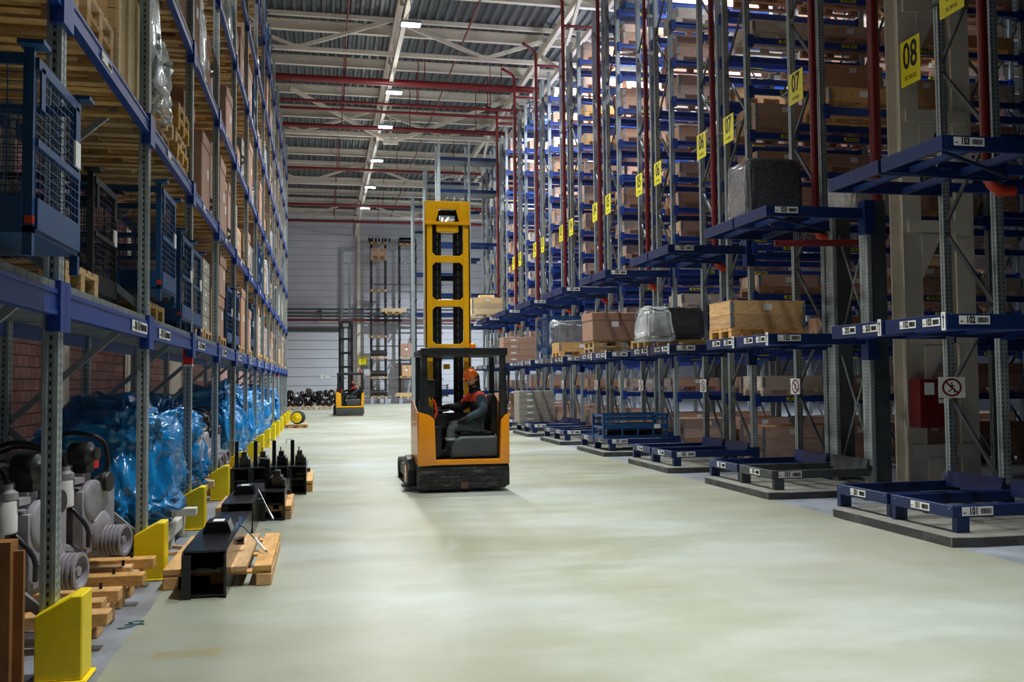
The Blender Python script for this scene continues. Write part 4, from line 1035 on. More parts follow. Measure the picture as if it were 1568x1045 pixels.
# blue polythene covers
def cover(x, y, lx, ly, h, seed, label, z=.25):
    bm = bmesh.new(); bmesh.ops.create_icosphere(bm, subdivisions=6, radius=1)
    for v in bm.verts:
        c = v.co.copy(); f = lambda a, p: math.copysign(abs(a)**p, a)
        zz = (f(c.z, .5)+1)/2; top = 1 - .28*zz*zz
        q = c*1.5 + Vector((seed*2.7, seed*1.3, 0))
        n = noise.noise_vector(q*1.1); 
        ridge = (1-abs(noise.noise(Vector((q.x*2.6, q.y*2.6, q.z*1.2))))*2)**3*.10 + (1-abs(noise.noise(Vector((q.x*7+zz, q.y*7, q.z*3))))*2)**3*.05
        hang = .05*math.sin(math.atan2(c.y, c.x)*9+seed)*(1-zz)
        p = Vector((f(c.x, .5)*lx/2*top, f(c.y, .5)*ly/2*top, zz*h)); d = Vector((c.x, c.y, c.z*.6)).normalized()
        p += d*(ridge+hang) + Vector((n.x*.18, n.y*.22, n.z*.24*zz))
        if p.z < 0: p.z = -.0
        v.co = p
    me = bpy.data.meshes.new('blue_cover'); bm.to_mesh(me); bm.free(); me.polygons.foreach_set('use_smooth', [True]*len(me.polygons)); me.materials.append(tarp)
    o = link('blue_cover', me, None, (x, y, z)); return tag(o, label, 'blue cover', 'blue covered loads under the left rack')
cv = [(-3.2, 7.9, .8, 1.9, 1.1, 1, 'blue plastic cover behind the engine with the white filter'), (-2.02, 9.75, 1.2, 1.75, 1.08, 2, 'large shiny blue plastic cover behind the second yellow guard'),
      (-2.02, 11.72, 1.15, 1.3, .98, 3, 'shiny blue plastic cover left of the third yellow guard'), (-2.1, 12.95, 1.0, .95, .9, 4, 'blue plastic cover beside the fourth yellow guard'),
      (-2.0, 17.65, 1.1, 1.8, 1.25, 5, 'tall pale blue cover around the middle of the left rack'), (-1.98, 20.3, 1.1, 1.9, 1.2, 6, 'blue cover just past the middle of the left rack'),
      (-2.0, 23.0, 1.1, 1.9, 1.15, 7, 'blue cover in the farther half of the left rack'), (-2.0, 25.8, 1.1, 1.8, 1.1, 8, 'blue cover near the far end, before the last ones'),
      (-1.9, 31.0, 1.0, 1.6, 1.15, 9, 'blue cover bulging out at the far end of the left rack')]
for i, (x, y, lx, ly, h, sd, lb) in enumerate(cv):
    zz = skid(x+.06 if i else x, y, ly*.92, 'timber skid under the ' + lb.replace('plastic ', '').replace('large ', ''), whitew if i in (1, 2) else woodl, 1, sd+20, min(lx, 1.1))
    cover(x, y, lx, ly, h, sd, lb, zz-.02)
for i, (x, y, rz, ds) in enumerate(((-1.36, 9.3, .5, 'short timber off-cut on the floor beside the white skid'), (-1.33, 9.45, -.6, 'second timber off-cut crossing another beside the white skid'))):
    tag(MB().box(-.07, .07, -.02, .02, 0, .03).build('timber_offcut', woodo, None, (x, y, .0 if i == 0 else .03), rz), ds, 'timber')
mb = MB(); pts = [(-1.28 + .06*math.sin(a*3) + .02*a, 6.6+.07*math.cos(a*2.1)+.03*a, .006) for a in [q*.4 for q in range(12)]]; mb.tube(pts, .004, 5)
tag(mb.build('strap_scrap', mat('green_strap', sr(40, 84, 84), .5)), 'thin dark green strap scrap lying on the floor by the first guard', 'strap')
# things behind the left rack
t = empty('fire_hose_cabinet', (-3.7, 7.4, .6)); MB().box(-.1, .1, -.3, .3, 0, 1.3).build('cabinet', redb, t); MB().box(.1, .11, -.1, .08, .9, 1.1).build('notice', whitep, t)
tag(t, 'dark red cabinet behind the left rack at the left picture edge', 'fire cabinet')

# black steel booms on pallets
def boom(x, y, L, w_, h, label, hook=0, z=.0, seed=0, group='black steel parts on the aisle floor', lug=True):
    t = empty('steel_boom', (x, y, z))
    mb = MB(); tk = .012
    side = [(0, 0), (0, h*.93), (.06, h), (L*.35, h*1.0), (L, h*.86), (L, h*.35), (L*.5, .05), (.2, 0)]
    for s in (-1, 1): mb.prism(side, s*w_/2 - tk/2, s*w_/2 + tk/2, 'yz')
    mb.build('side_plates', blacks, t, bevel=.003)
    mb = MB(); mb.prism([(.05, h-.016), (L*.35, h-.014), (L, h*.86-.014), (L, h*.86), (L*.35, h), (.05, h)], -w_/2, w_/2, 'yz'); mb.prism([(.03, .01), (.2, .01), (L*.5, .06), (L, h*.35), (L, h*.35+.014), (L*.5, .074), (.2, .024), (.03, .024)], -w_/2, w_/2, 'yz')
    mb.box(-w_/2, w_/2, L*.55, L*.56, .08, h*.9); mb.build('box_plates', blacks, t)
    mb = MB(); mb.box(-w_*.38, w_*.38, .06, .08, h*.52, h*.58); mb.box(-w_/2, -w_*.3, -.004, .01, 0, h*.93); mb.box(w_*.46, w_/2+.006, -.004, .01, 0, h*.93); mb.build('front_flange', blackp, t)
    if lug:
        mb = MB(); mb.prism([(-w_*.38, 0), (w_*.38, 0), (w_*.28, .09), (-w_*.28, .09)], L*.34, L*.44, 'xz'); o = mb.build('lug', blacks, t, (0, 0, h)); MB().box(-.04, .05, L*.36, L*.41, .09, .093).build('paper_label', whitep, o)
    MB().tube([(-w_/2-.05, L*.42, h*.7), (w_/2+.05, L*.42, h*.7)], .035, 14).build('cross_pin', blacks, t, smooth=True)
    if hook:
        mb = MB(); mb.prism([(L*.2, h), (L*.26, h), (L*.245, h+hook), (L*.225, h+hook)], -w_*.42, -w_*.2, 'yz'); mb.box(-w_*.15, w_*.35, L*.2, L*.36, h, h+.13); mb.box(-w_*.05, w_*.25, L*.22, L*.32, h+.13, h+.2)
        mb.box(w_*.28, w_*.48, L*.18, L*.3, h-.02, h+.1); mb.build('bracket', blacks, t, bevel=.004)
        MB().tube([(w_*.05, L*.27, h+.2), (w_*.05, L*.27, h+.26)], .01, 6).build('bolt', galv, t)
        MB().tube([(-w_*.3, L*.24, h+hook), (-w_*.3, L*.24, h+hook+.01), (-w_*.65, L*.24, h+hook+.015), (-w_*.68, L*.24, h+hook-.05)], .006, 5).build('wire_clip', galv, t)
    tag(t, label, 'steel part', group); return t
def heavy_pallet(x, y, lx, ly, label, h=.16):
    t = empty('timber_pallet', (x, y, 0))
    for s in (-1, 0, 1): MB().box(s*(lx/2-.06)-.06, s*(lx/2-.06)+.06, -ly/2, ly/2, 0, h*.6).build('bearer', woodo, t, bevel=.006)
    for q in (-1, 0, 1): MB().box(-lx/2, lx/2, q*(ly/2-.07)-.06, q*(ly/2-.07)+.06, h*.6, h*.72).build('cross_board', woodo, t, bevel=.003)
    for a, w_ in ((-lx/2+.07, .07), (-.10, .06), (.06, .065), (.17, .05), (lx/2-.07, .07)): MB().box(a-w_, a+w_, -ly/2, ly/2, h*.72, h).build('deck_board', woodo, t, bevel=.004)
    tag(t, label, 'pallet', 'timber pallets under the black steel parts'); return t
heavy_pallet(-.80, 8.55, .82, 1.65, 'timber pallet under the nearest black steel boom on the aisle floor')
boom(-.86, 7.35, 2.6, .31, .35, 'nearest glossy black steel boom, its open end facing the camera', z=.0)
heavy_pallet(-.78, 12.0, .86, 1.2, 'short timber pallet under the middle pair of black booms')
boom(-.86, 10.15, 2.6, .31, .35, 'black steel boom right behind the nearest one, left of its pair', z=.0)
boom(-.56, 11.3, 2.0, .27, .34, 'black steel boom of the middle pair, right-hand one on the pallet', z=.0, hook=.34)
boom(-.86, 12.9, 1.6, .27, .34, 'black steel boom with upright bracket behind the left middle one', z=.0, hook=.38) if False else None
heavy_pallet(-.68, 15.0, 1.1, 1.6, 'timber pallet under the row of four hooked black parts')
for i in range(4):
    boom(-1.13+i*.262, 13.75+.03*i, 1.9, .25, .40, 'black steel part with upright hook, %s in the row of four' % ('leftmost', 'second from left', 'third from left', 'rightmost')[i], hook=.36, z=.0, lug=False)
mb = MB(); mb.tube([(-.71, 8.55, .37), (-.66, 8.5, .35), (-.45, 8.25, .17)], .006, 6, 0); mb.tube([(-.56, 8.38, .27), (-.47, 8.27, .18)], .012, 6, 1)
tag(mb.build('lashing_strap', [MAT['green_strap'], whitep]), 'green and white lashing holding the nearest black boom to its pallet', 'strap')
mb = MB(); mb.tube([(-.70, 11.0, .40), (-.52, 10.6, .12)], .006, 6, 0); mb.tube([(-.58, 10.75, .2), (-.52, 10.62, .12)], .013, 6, 1)
tag(mb.build('lashing_strap', [galv, whitep]), 'white-ended lashing sloping down beside the middle black boom', 'strap')
# yellow-hubbed drum on a small frame
t = empty('cable_drum', (-.88, 34.7, 0))
MB().lathe((0, 0, .36), (.25, 1, 0), [(0, .05), (.01, .17), (.02, .2), (.04, .235), (.34, .235), (.36, .2)], 28).build('drum_body', blackr, t, smooth=True)
MB().lathe((-.01, -.03, .36), (.25, 1, 0), [(-.02, .03), (.0, .05), (.02, .19), (.05, .19)], 24).build('drum_hub', yellow, t, smooth=True)
tag(t, 'black drum with yellow hub lying on a low frame at the far aisle edge', 'drum')
t = empty('low_frame', (-.88, 34.85, 0)); mb = MB(); mb.box(-.4, .4, -.26, -.16, 0, .1); mb.box(-.4, .4, .16, .26, 0, .1); mb.box(-.36, -.26, -.4, .4, .1, .13); mb.box(.26, .36, -.4, .4, .1, .13); mb.box(-.08, .08, -.4, .4, .1, .125)
mb.build('timbers', woodo, t); tag(t, 'low wooden frame under the yellow-hubbed drum', 'frame')

# axle wheels heaped before the back wall
r_ = random.Random(5); heap = []
for q in range(15): heap.append((-1.95+.21*(q % 13)+r_.uniform(-.05, .05), 58.6+r_.uniform(-.5, .6), .14+.30+.0*(q)))
wheel = MB(); wheel.lathe((0, -.135, 0), (0, 1, 0), [(0, .03), (0, .09), (.02, .1)], 12, 1); wheel.lathe((0, -.12, 0), (0, 1, 0), [(0, .12), (.0, .24), (.03, .29), (.09, .29), (.1, .2), (.16, .2), (.17, .29), (.23, .29), (.24, .12)], 20)
wheel = wheel.data('wheel_hub', [blacks, galv], smooth=True)
for q in range(10):
    for lvl in range(2 if q < 8 else 1):
        x = -2.05 + q*.36 + lvl*.17 + (0.15 if q > 7 else 0); zz = .144+.29+lvl*r_.uniform(.38, .5); y = 58.7+r_.uniform(-.3, .2)
        if lvl and q in (3, 6): zz += .12
        o = link('wheel_hub', wheel, None, (x, y, zz), r_.uniform(-1.3, 1.3)); o.rotation_euler.x = r_.uniform(-.3, .3); s__ = r_.uniform(.82, 1.0); o.scale = (s__,)*3
        tag(o, 'black wheel hub in the heap before the back door, %s from left, %s layer' % (ORD[q], 'lower' if lvl == 0 else 'upper'), 'wheel hub', 'black wheel hubs heaped at the back')
for q in range(4): put_pallet(-1.8+q*1.0, 58.7, 0, 'under the heap of black wheel hubs, %s from left' % ORD[q], 'pallets under the wheel hubs', R(90))
put(CB2, 1.7, 60.5, 0, 'behind the far forklift at the foot of the door', None, desc='brown wooden crate')
for q in range(5): tag(MB().tube([(-.3, 0, 0), (.3, 0, 0)], .21, 16).build('grey_canister', galv, None, (-2.2+q*.62, 60.9, .9+.0), smooth=True), 'grey canister behind the black hubs, %s from left' % ORD[q], 'canister', 'canisters behind the hubs') if False else None

# cantilever rack against the back wall
t = empty('cantilever_rack', (0, 72.9, 0)); XS = (3.77, 4.87, 5.95, 7.2, 8.4)
for x in XS: MB().box(x-.09, x+.09, -.1, .1, 0, 12.8).build('column', blackp, t); 
for x in XS: MB().box(x-.14, x+.14, -1.15, .15, 0, .38).build('foot', cream if False else mat('foot_grey', sr(150, 160, 172), .5) if 'foot_grey' not in MAT else MAT['foot_grey'], t)
for z in (3.4, 5.0, 6.6, 8.1, 9.6, 11.2, 12.2):
    for x in XS: mb = MB(); mb.bar((x, 0, z-.25), (x, -1.0, z), .08, .1); mb.build('arm', blackp, t)
for z in (1.8, 4.4, 6.3, 9.2): MB().box(3.9, 9.4, .02, .08, z, z+.07).build('tie', steel_d, t)
for z in (2.0, 6.6, 10.4):
    mb = MB(); mb.bar((4.87, .05, z+1.6), (5.95, .05, z), .05, .05); mb.bar((5.95, .05, z), (7.2, .05, z+1.6), .05, .05); mb.build('brace', galv, t)
tag(t, 'black cantilever rack standing against the back wall', 'rack')
gp = 'goods on the back wall rack'
def bp(x, z, ds, l=0): 
    o = put_pallet(x, 72.25, z, ds, gp); return z+.144
for (x, z, kind) in ((4.3, 12.25, 'rods'), (4.3, 11.0, 'crate'), (4.3, 8.6, 'empty'), (5.4, 6.9, 'planks'), (4.3, 5.05, 'empty'), (4.3, 3.45, 'roll'), (4.3, 1.9, 'roll'), (4.3, .40, 'roll'),
                     (6.5, 12.2, 'roll'), (6.5, 3.45, 'box'), (6.5, 1.95, 'box'), (6.5, .40, 'planks')):
    hname = '%s, %s column' % ({12.25: 'top arm', 12.2: 'top arm', 11.0: 'second arm down', 8.6: 'third arm down', 6.9: 'middle arm', 5.05: 'fifth arm down', 3.45: 'low arm', 1.9: 'lowest arm', 1.95: 'lowest arm', .40: 'floor'}[z], 'left' if x < 6 else 'right')
    z1 = bp(x, z, 'on the back wall rack, ' + hname)
    if kind == 'crate': put(CB3, x, 72.25, z1, 'on the back wall rack second arm down', gp, desc='pale crate')
    if kind == 'box': put(CT[0] if z > 3 else CK[1], x, 72.25, z1, 'on the back wall rack, ' + hname, gp, desc='big cardboard box')
    if kind in ('roll', 'rods'):
        mb = MB()
        if kind == 'roll': mb.lathe((-.62, 0, .27), (1, 0, 0), [(0, .1), (.02, .27), (.06, .27), (.07, .22), (1.2, .22), (1.21, .27), (1.25, .27), (1.26, .1)], 18)
        else:
            for q in range(7): mb.lathe((-.8+q*.26, 0, .2), (1, 0, 0), [(0, .06), (.05, .2), (.12, .2), (.16, .08)], 12)
        tag(mb.build('black_roller', blacks, None, (x, 72.25, z1), smooth=True), 'black steel roller on the back wall rack, ' + hname, 'roller', gp)
    if kind == 'planks':
        mb = MB()
        for q in range(3): mb.box(-1.0+q*.05, 1.0, -.3, .3, q*.09, q*.09+.07)
        tag(mb.build('plank_bundle', woodl, None, (x, 72.25, z1)), 'bundle of pale planks on the back wall rack, ' + hname, 'planks', gp)
put(CGD, 9.0, 72.2, .40, 'at the foot of the back wall rack, right end', gp)

# ================================================================ DRIVERS
def skin_obj(name, vs, es, m, parent, sub=2, loc=(0, 0, 0)):
    me = bpy.data.meshes.new(name); me.from_pydata([v[0] for v in vs], es, [])
    o = bpy.data.objects.new('tmp', me); COL.objects.link(o)
    sk = o.modifiers.new('s', 'SKIN'); sk.use_smooth_shade = True; sk.branch_smoothing = .6
    for i, v in enumerate(vs):
        sv = me.skin_vertices[0].data[i]; r = v[1]; sv.radius = (r, r) if not isinstance(r, tuple) else r; sv.use_root = (i == 0)
    ss = o.modifiers.new('u', 'SUBSURF'); ss.levels = sub; ss.render_levels = sub
    bpy.context.view_layer.update()
    out = bpy.data.meshes.new_from_object(o.evaluated_get(bpy.context.evaluated_depsgraph_get())); bpy.data.objects.remove(o)
    out.materials.clear()
    for x in (m if isinstance(m, list) else [m]): out.materials.append(x)
    out.polygons.foreach_set('use_smooth', [True]*len(out.polygons))
    return link(name, out, parent, loc)
navy = mat('navy_work_cloth', sr(50, 68, 80), .75, var=.25, scale=12, bump=.6)
navyd = mat('dark_work_cloth', sr(16, 19, 25), .8, var=.2, scale=12, bump=.5)
hivis = mat('orange_red_cloth', sr(238, 74, 40), .7, var=.08, scale=12, bump=.4)
trs = mat('grey_green_trousers', sr(78, 88, 88), .8, var=.2, scale=14, bump=.6)
refl = mat('reflective_band', sr(190, 195, 195), .4)
helm = mat('orange_helmet', sr(244, 110, 12), .3, coat=.5)
hair = mat('dark_hair', sr(34, 26, 22), .8)
def head_mesh(seed=0, beard=True):
    bm = bmesh.new(); bmesh.ops.create_icosphere(bm, subdivisions=4, radius=1)
    g = lambda p, c, s: math.exp(-((p[0]-c[0])**2+(p[1]-c[1])**2+(p[2]-c[2])**2)/(2*s*s))
    for v in bm.verts:
        c = v.co.copy(); p = Vector((c.x*.078, c.y*.098, c.z*.118))
        if p.z < 0: p.x *= 1-.28*(-p.z/.118); p.y *= 1-.12*(-p.z/.118)
        if p.y < 0: p.y *= .94
        q = (p.x, p.y, p.z)
        p.y -= .030*g(q, (0, -.09, -.012), .014) + .018*g(q, (0, -.092, .01), .012) + .012*g(q, (0, -.08, -.085), .022)   # nose, bridge, chin
        p.y += .010*(g(q, (.032, -.085, .018), .014)+g(q, (-.032, -.085, .018), .014))                              # eye sockets
        p.y -= .006*(g(q, (.03, -.085, .042), .014)+g(q, (-.03, -.085, .042), .014))                                 # brow
        p.y -= .006*g(q, (0, -.085, -.048), .016)
        v.co = p
    me = bpy.data.meshes.new('h'); bm.to_mesh(me); bm.free()
    mb = MB(); mb.mesh(me)
    for i, f in enumerate(mb.f):
        c = sum((Vector(mb.v[k]) for k in f), Vector())/len(f)
        if (c.y > .0 or c.z > .075) and c.z > -.06: mb.m[i] = 1
        if beard and c.z < -.062 and c.y < .03: mb.m[i] = 1
        elif beard and -.05 < c.z < -.036 and abs(c.x) < .026 and c.y < -.06: mb.m[i] = 1
    for s in (-1, 1):
        mb.lathe((s*.078, .01, -.0), (s, .15, 0), [(0, .012), (.004, .026), (.012, .03), (.016, .022)], 12, 0)
        mb.lathe((s*.031, -.082, .018), (0, -1, 0), [(0, .012), (.004, .010), (.007, .004)], 10, 2)
    mb.box(-.022, .022, -.1, -.096, -.053, -.049, 3)
    return mb
def glove_mb(c, d, n, s=1, side=1):
    """hand at wrist c, fingers along d, palm normal n, curled"""
    c = Vector(c); d = Vector(d).normalized(); n = Vector(n).normalized(); w = d.cross(n).normalized()*side; mb = MB()
    c = c - d*.03; P = [c + d*t for t in (0, .04, .085, .105)]
    vs = []; prof = [(.044, .04), (.048, .036), (.05, .028), (.044, .02)]; N_ = 12
    for p, (a, b) in zip(P, prof): vs += [p + w*a*math.cos(2*math.pi*k/N_) + n*b*math.sin(2*math.pi*k/N_) for k in range(N_)]
    mb.add(vs, [(i*N_+k, i*N_+(k+1) % N_, (i+1)*N_+(k+1) % N_, (i+1)*N_+k) for i in range(3) for k in range(N_)] + [tuple(range(N_)), tuple(range(3*N_, 4*N_))])
    for k, (off, L) in enumerate(((-.031, .060), (-.011, .074), (.010, .078), (.031, .068))):
        b = c + d*.088 + w*off; pts = [b, b+d*L*.45+n*.006, b+d*L*.75-n*-.028, b+d*L*.72+n*.052]
        mb.tube(pts, [.0115, .0105, .0095, .007], 7)
    b = c + d*.03 - w*.034*1; mb.tube([b, b - w*.022 + d*.02 + n*.012, b - w*.018+d*.05+n*.032], [.014, .012, .009], 7)
    return mb
def driver(parent_loc, label, helmet=True, seed=0):
    t = empty('person', parent_loc)
    hd = Vector((.175, .45, 1.635)); yaw = R(-38); HM = T(*hd) @ Matrix.Rotation(yaw, 4, 'Z') @ Matrix.Rotation(R(16), 4, 'X')
    # continuous body
    V = [((.34, .5, .90), .13), ((.33, .5, 1.05), .125), ((.31, .5, 1.25), .14), ((.28, .5, 1.40), .11), ((.24, .49, 1.50), .055), ((.20, .47, 1.58), .05),
         ((.28, .32, 1.40), .065), ((.34, .25, 1.17), .05), ((.12, .27, 1.06), .035), ((.06, .28, 1.055), .024),
         ((.24, .68, 1.40), .065), ((.06, .74, 1.20), .05), ((-.12, .66, 1.22), .035), ((-.17, .64, 1.23), .024),
         ((.25, .40, .89), .095), ((-.13, .36, .95), .065), ((-.16, .36, .66), .05), ((-.17, .36, .56), .04),
         ((.25, .60, .89), .095), ((-.13, .62, .95), .065), ((-.16, .64, .66), .05), ((-.17, .64, .56), .04)]
    E = [(0, 1), (1, 2), (2, 3), (3, 4), (4, 5), (3, 6), (6, 7), (7, 8), (8, 9), (3, 10), (10, 11), (11, 12), (12, 13), (0, 14), (14, 15), (15, 16), (16, 17), (0, 18), (18, 19), (19, 20), (20, 21)]
    b = skin_obj('body', V, E, [skin, hair, mat('eye_dark', sr(30, 22, 18), .2) if 'eye_dark' not in MAT else MAT['eye_dark'], mat('lip', sr(150, 88, 80), .5) if 'lip' not in MAT else MAT['lip']], t)
    hm = head_mesh(seed); mb = MB(); mb.mesh(b.data); base = len(mb.f)
    mb.add([HM @ Vector(v) for v in hm.v], hm.f); mb.m[base:] = hm.m
    me = mb.data('body', list(b.data.materials), smooth=True); b.data = me
    # clothing
    sc = 1.22
    jv = [(V[i][0], V[i][1]*k) for i, k in ((0, 1.22), (1, 1.28), (2, 1.28), (3, 1.28), (6, 1.6), (7, 1.75), (8, 1.75), (10, 1.6), (11, 1.6), (12, 1.6))]
    jv[6] = (V[9][0], .045); jv[9] = (V[13][0], .045)
    j = skin_obj('jacket', jv, [(0, 1), (1, 2), (2, 3), (3, 4), (4, 5), (5, 6), (3, 7), (7, 8), (8, 9)], [navyd, hivis, navy], t)
    for p in j.data.polygons:
        c = p.center
        if c.z > 1.30 and abs(c.y-.5) < .24: p.material_index = 1
        elif c.y < .36: p.material_index = 2
    j.data.update()
    tv = [((.34, .5, .90), .15), ((.24, .40, .90), .118), ((-.13, .36, .955), .088), ((-.155, .36, .68), .075), ((-.16, .36, .60), .07), ((.24, .60, .90), .118), ((-.13, .62, .955), .088), ((-.155, .64, .68), .075), ((-.16, .64, .60), .07)]
    tr = skin_obj('trousers', tv, [(0, 1), (1, 2), (2, 3), (3, 4), (0, 5), (5, 6), (6, 7), (7, 8)], trs, t)
    MB().lathe((-.15, .36, .735), (0, 0, 1), [(0, .086), (.035, .088)], 18).build('reflective_band', refl, tr)
    MB().lathe((-.15, .64, .735), (0, 0, 1), [(0, .086), (.035, .088)], 18).build('reflective_band', refl, tr)
    mb = MB(); mb.lathe((.24, .485, 1.45), (-.25, -.1, 1), [(0, .10), (.03, .09), (.06, .08), (.07, .07)], 20); mb.build('collar', navyd, j, smooth=True)
    if helmet:
        mb = MB(); prof = [(0, .105), (.005, .112), (.03, .112), (.06, .104), (.09, .082), (.11, .05), (.118, .0)]
        mb.lathe((0, .004, .045), (0, 0, 1), prof, 26); mb.prism([(-.075, -.1), (.075, -.1), (.06, -.15), (0, -.163), (-.06, -.15)], .043, .052, 'xy'); mb.box(-.012, .012, -.09, .09, .12, .167)
        mb.v = [HM @ Vector(v) for v in mb.v]; mb.build('helmet', helm, t, smooth=True)
        mb = MB(); mb.box(-.07, .07, -.106, -.103, .03, .034); mb.v = [HM @ Vector(v) for v in mb.v]; mb.build('safety_glasses', glass, t)
        mb = MB(); mb.lathe((0, .03, -.15), (0, 0, 1), [(0, .09), (.06, .09), (.16, .098), (.20, .094)], 18); mb.v = [HM @ (Vector(v)+Vector((0, .045, 0))) for v in mb.v]; mb.build('hood', navyd, t, smooth=True)
    glove_mb(V[9][0], (-1, .1, -.25), (0, .2, -1), 1, 1).build('glove', blackr, t, smooth=True)
    glove_mb(V[13][0], (-1, -.1, -.1), (0, -.3, -1), 1, -1).build('glove', blackr, t, smooth=True)
    for y in (.36, .64):
        mb = MB(); mb.prism([(-.11, .495), (-.40, .495), (-.41, .53), (-.36, .57), (-.25, .60), (-.22, .68), (-.11, .68)], y-.05, y+.05, 'xz'); mb.build('boot', blackr, t, bevel=.02, seg=2, smooth=True)
    return tag(t, label, 'person')

# ================================================================ REACH TRUCKS
def reach_truck(loc, P, base, label, mz, inner=None, dark=False, rz=0):
    """origin at the floor under the middle of the rear bumper, mast towards +y"""
    t = empty('reach_truck', loc, rz)
    W = .67
    mb = MB(); mb.prism([(-W, .07), (-W, .40), (W, .40), (W, .10), (W-.06, .05), (-W+.06, .04)], 0.03, 1.15, 'xz')
    mb.box(-W, W, 0.0, .05, .08, .37); mb.build('chassis', base, t, bevel=.03, seg=2, smooth=True)
    mb = MB(); mb.box(-.56, .56, -.008, .02, .155, .165); mb.box(-.5, .5, -.008, .02, .27, .278); mb.box(-.05, .05, -.012, .0, .05, .16); mb.build('bumper_ridge', blackp if not dark else darkg, t)
    MB().box(-.055, .045, -.016, -.002, .06, .15).build('towing_pocket', mat('rust_brown', sr(96, 66, 50), .8) if 'rust_brown' not in MAT else MAT['rust_brown'], t)
    # lower sill and pillars of the cab body
    MB().box(-W+.01, W-.01, .0, .06, .40, .475).build('rear_sill', P, t, bevel=.01, seg=2, smooth=True)
    mb = MB(); mb.prism([(-W+.0, .39), (-.41, .40), (-.41, .47), (-.43, 1.06), (-.50, 1.12), (-.655, 1.17)], -.006, .10, 'xz'); mb.build('rear_pillar', P, t, bevel=.012, seg=2, smooth=True)
    mb = MB(); mb.prism([(W, .40), (.53, .40), (.53, .47), (.555, 1.04), (.60, 1.10), (W+.0, 1.14)], -.006, .10, 'xz'); mb.build('rear_pillar', P, t, bevel=.012, seg=2, smooth=True)
    for s in (-1, 1):
        mb = MB(); mb.prism([(.08, .40), (1.1, .40), (1.1, 1.25), (.9, 1.34), (.10, 1.16)], s*W-.02*(s > 0), s*W+.02*(s < 0), 'yz'); mb.build('side_panel', P, t, bevel=.006)
    MB().box(-W+.03, W-.03, .06, 1.1, .40, .47).build('cab_floor', blackr, t); MB().box(-W+.03, W-.03, 1.06, 1.1, .47, 1.12).build('front_bulkhead', blackr, t)
    # overhead guard
    mb = MB(); mb.prism([(-.655, 1.10), (-.43, 1.06), (-.46, 1.22), (-.55, 1.32), (-.64, 1.34)], .02, .14, 'xz'); mb.build('armrest_console', blackp, t, bevel=.02, seg=2, smooth=True)
    for x, nm in ((-.56, 0), (.60, 1)):
        mb = MB(); mb.prism([(x-.06, 1.1), (x+.06, 1.1), (x+.045, 1.5), (x+.03, 2.0), (x-.05, 2.0), (x-.06, 1.5)], .03, .13, 'xz'); mb.build('guard_pillar', blackp, t, bevel=.02, seg=2, smooth=True)
        mb = MB(); mb.box(x-.04, x+.04, 1.0, 1.1, .45, 2.02); mb.build('guard_pillar', blackp, t, bevel=.015)
    mb = MB(); mb.box(-.62, .66, .02, .12, 1.98, 2.10); mb.box(-.62, .66, 1.0, 1.1, 1.98, 2.08); mb.box(-.62, -.52, .12, 1.0, 1.98, 2.08); mb.box(.56, .66, .12, 1.0, 1.98, 2.08); mb.build('guard_frame', blackp, t, bevel=.025, seg=2, smooth=True)
    mb = MB(); mb.box(-.52, .56, .12, 1.0, 2.02, 2.03); mb.build('guard_glass', glass, t)
    mb = MB()
    for k in range(4): mb.box(-.5, .54, .26+k*.2, .29+k*.2, 1.99, 2.02)
    mb.build('guard_bars', blackp, t)
    mb = MB(); mb.tube([(.60, .02, 1.2), (.66, .02, 1.3), (.665, .02, 1.75), (.62, .02, 1.82)], .014, 8); mb.tube([(-.60, .0, 1.34), (-.54, .0, 1.8), (-.62, .0, 1.86)], .012, 8); mb.build('grab_handle', blackp, t, smooth=True)
    # seat and motor hood
    mb = MB(); mb.prism([(-.18, .47), (.53, .47), (.53, .80), (-.02, .80), (-.10, .76), (-.15, .62)], .14, .75, 'xz'); mb.build('motor_hood', darkg if not dark else darkg, t, bevel=.05, seg=3, smooth=True)
    mb = MB(); mb.box(-.02, .46, .28, .74, .80, .86); mb.build('seat_cushion', blackr, t, bevel=.03, seg=2, smooth=True)
    mb = MB(); mb.prism([(.44, .82), (.54, .82), (.545, 1.35), (.50, 1.42), (.46, 1.40)], .28, .74, 'xz'); mb.build('seat_back', blackr, t, bevel=.03, seg=2, smooth=True)
    mb = MB(); mb.box(-.42, -.18, .45, .9, .9, 1.12); mb.box(-.52, -.3, .2, .95, .47, .95); mb.build('dashboard', blackp, t, bevel=.04, seg=2, smooth=True)
    mb = MB(); mb.lathe((-.26, .62, 1.13), (0, -.2, 1), [(0, .03), (.04, .03), (.045, .12), (.055, .14), (.07, .14), (.075, .12), (.06, .03)], 20); mb.build('steering_wheel', blackr, t, smooth=True)
    mb = MB(); mb.box(-.52, -.40, .14, .17, 1.38, 1.64); mb.tube([(-.46, .16, 1.34), (-.46, .16, 1.42)], .015, 6); mb.build('control_screen', blackp, t, bevel=.01)
    mb = MB(); mb.tube([(-.44, .08, 1.34), (-.41, .08, 1.28), (-.39, .08, 1.16), (-.42, .08, 1.08)], .02, 8); mb.build('orange_cable', orangev, t, smooth=True)
    # support legs with wheels
    for s in (-1, 1):
        mb = MB(); mb.box(s*.66-.07, s*.66+.07, 1.0, 2.7, .08, .26); mb.build('support_leg', base, t, bevel=.02)
        MB().lathe((s*.66-.09, 2.55, .17), (1, 0, 0), [(0, .04), (0, .165), (.02, .17), (.16, .17), (.18, .165), (.18, .04)], 20).build('load_wheel', blackr, t, smooth=True)
    mb = MB(); mb.prism([(.35, .06), (1.1, .06), (1.1, .42), (.85, .50), (.5, .46), (.36, .3)], -W-.12, -W, 'yz'); mb.build('wheel_guard', blackp, t, bevel=.03, seg=2, smooth=True)
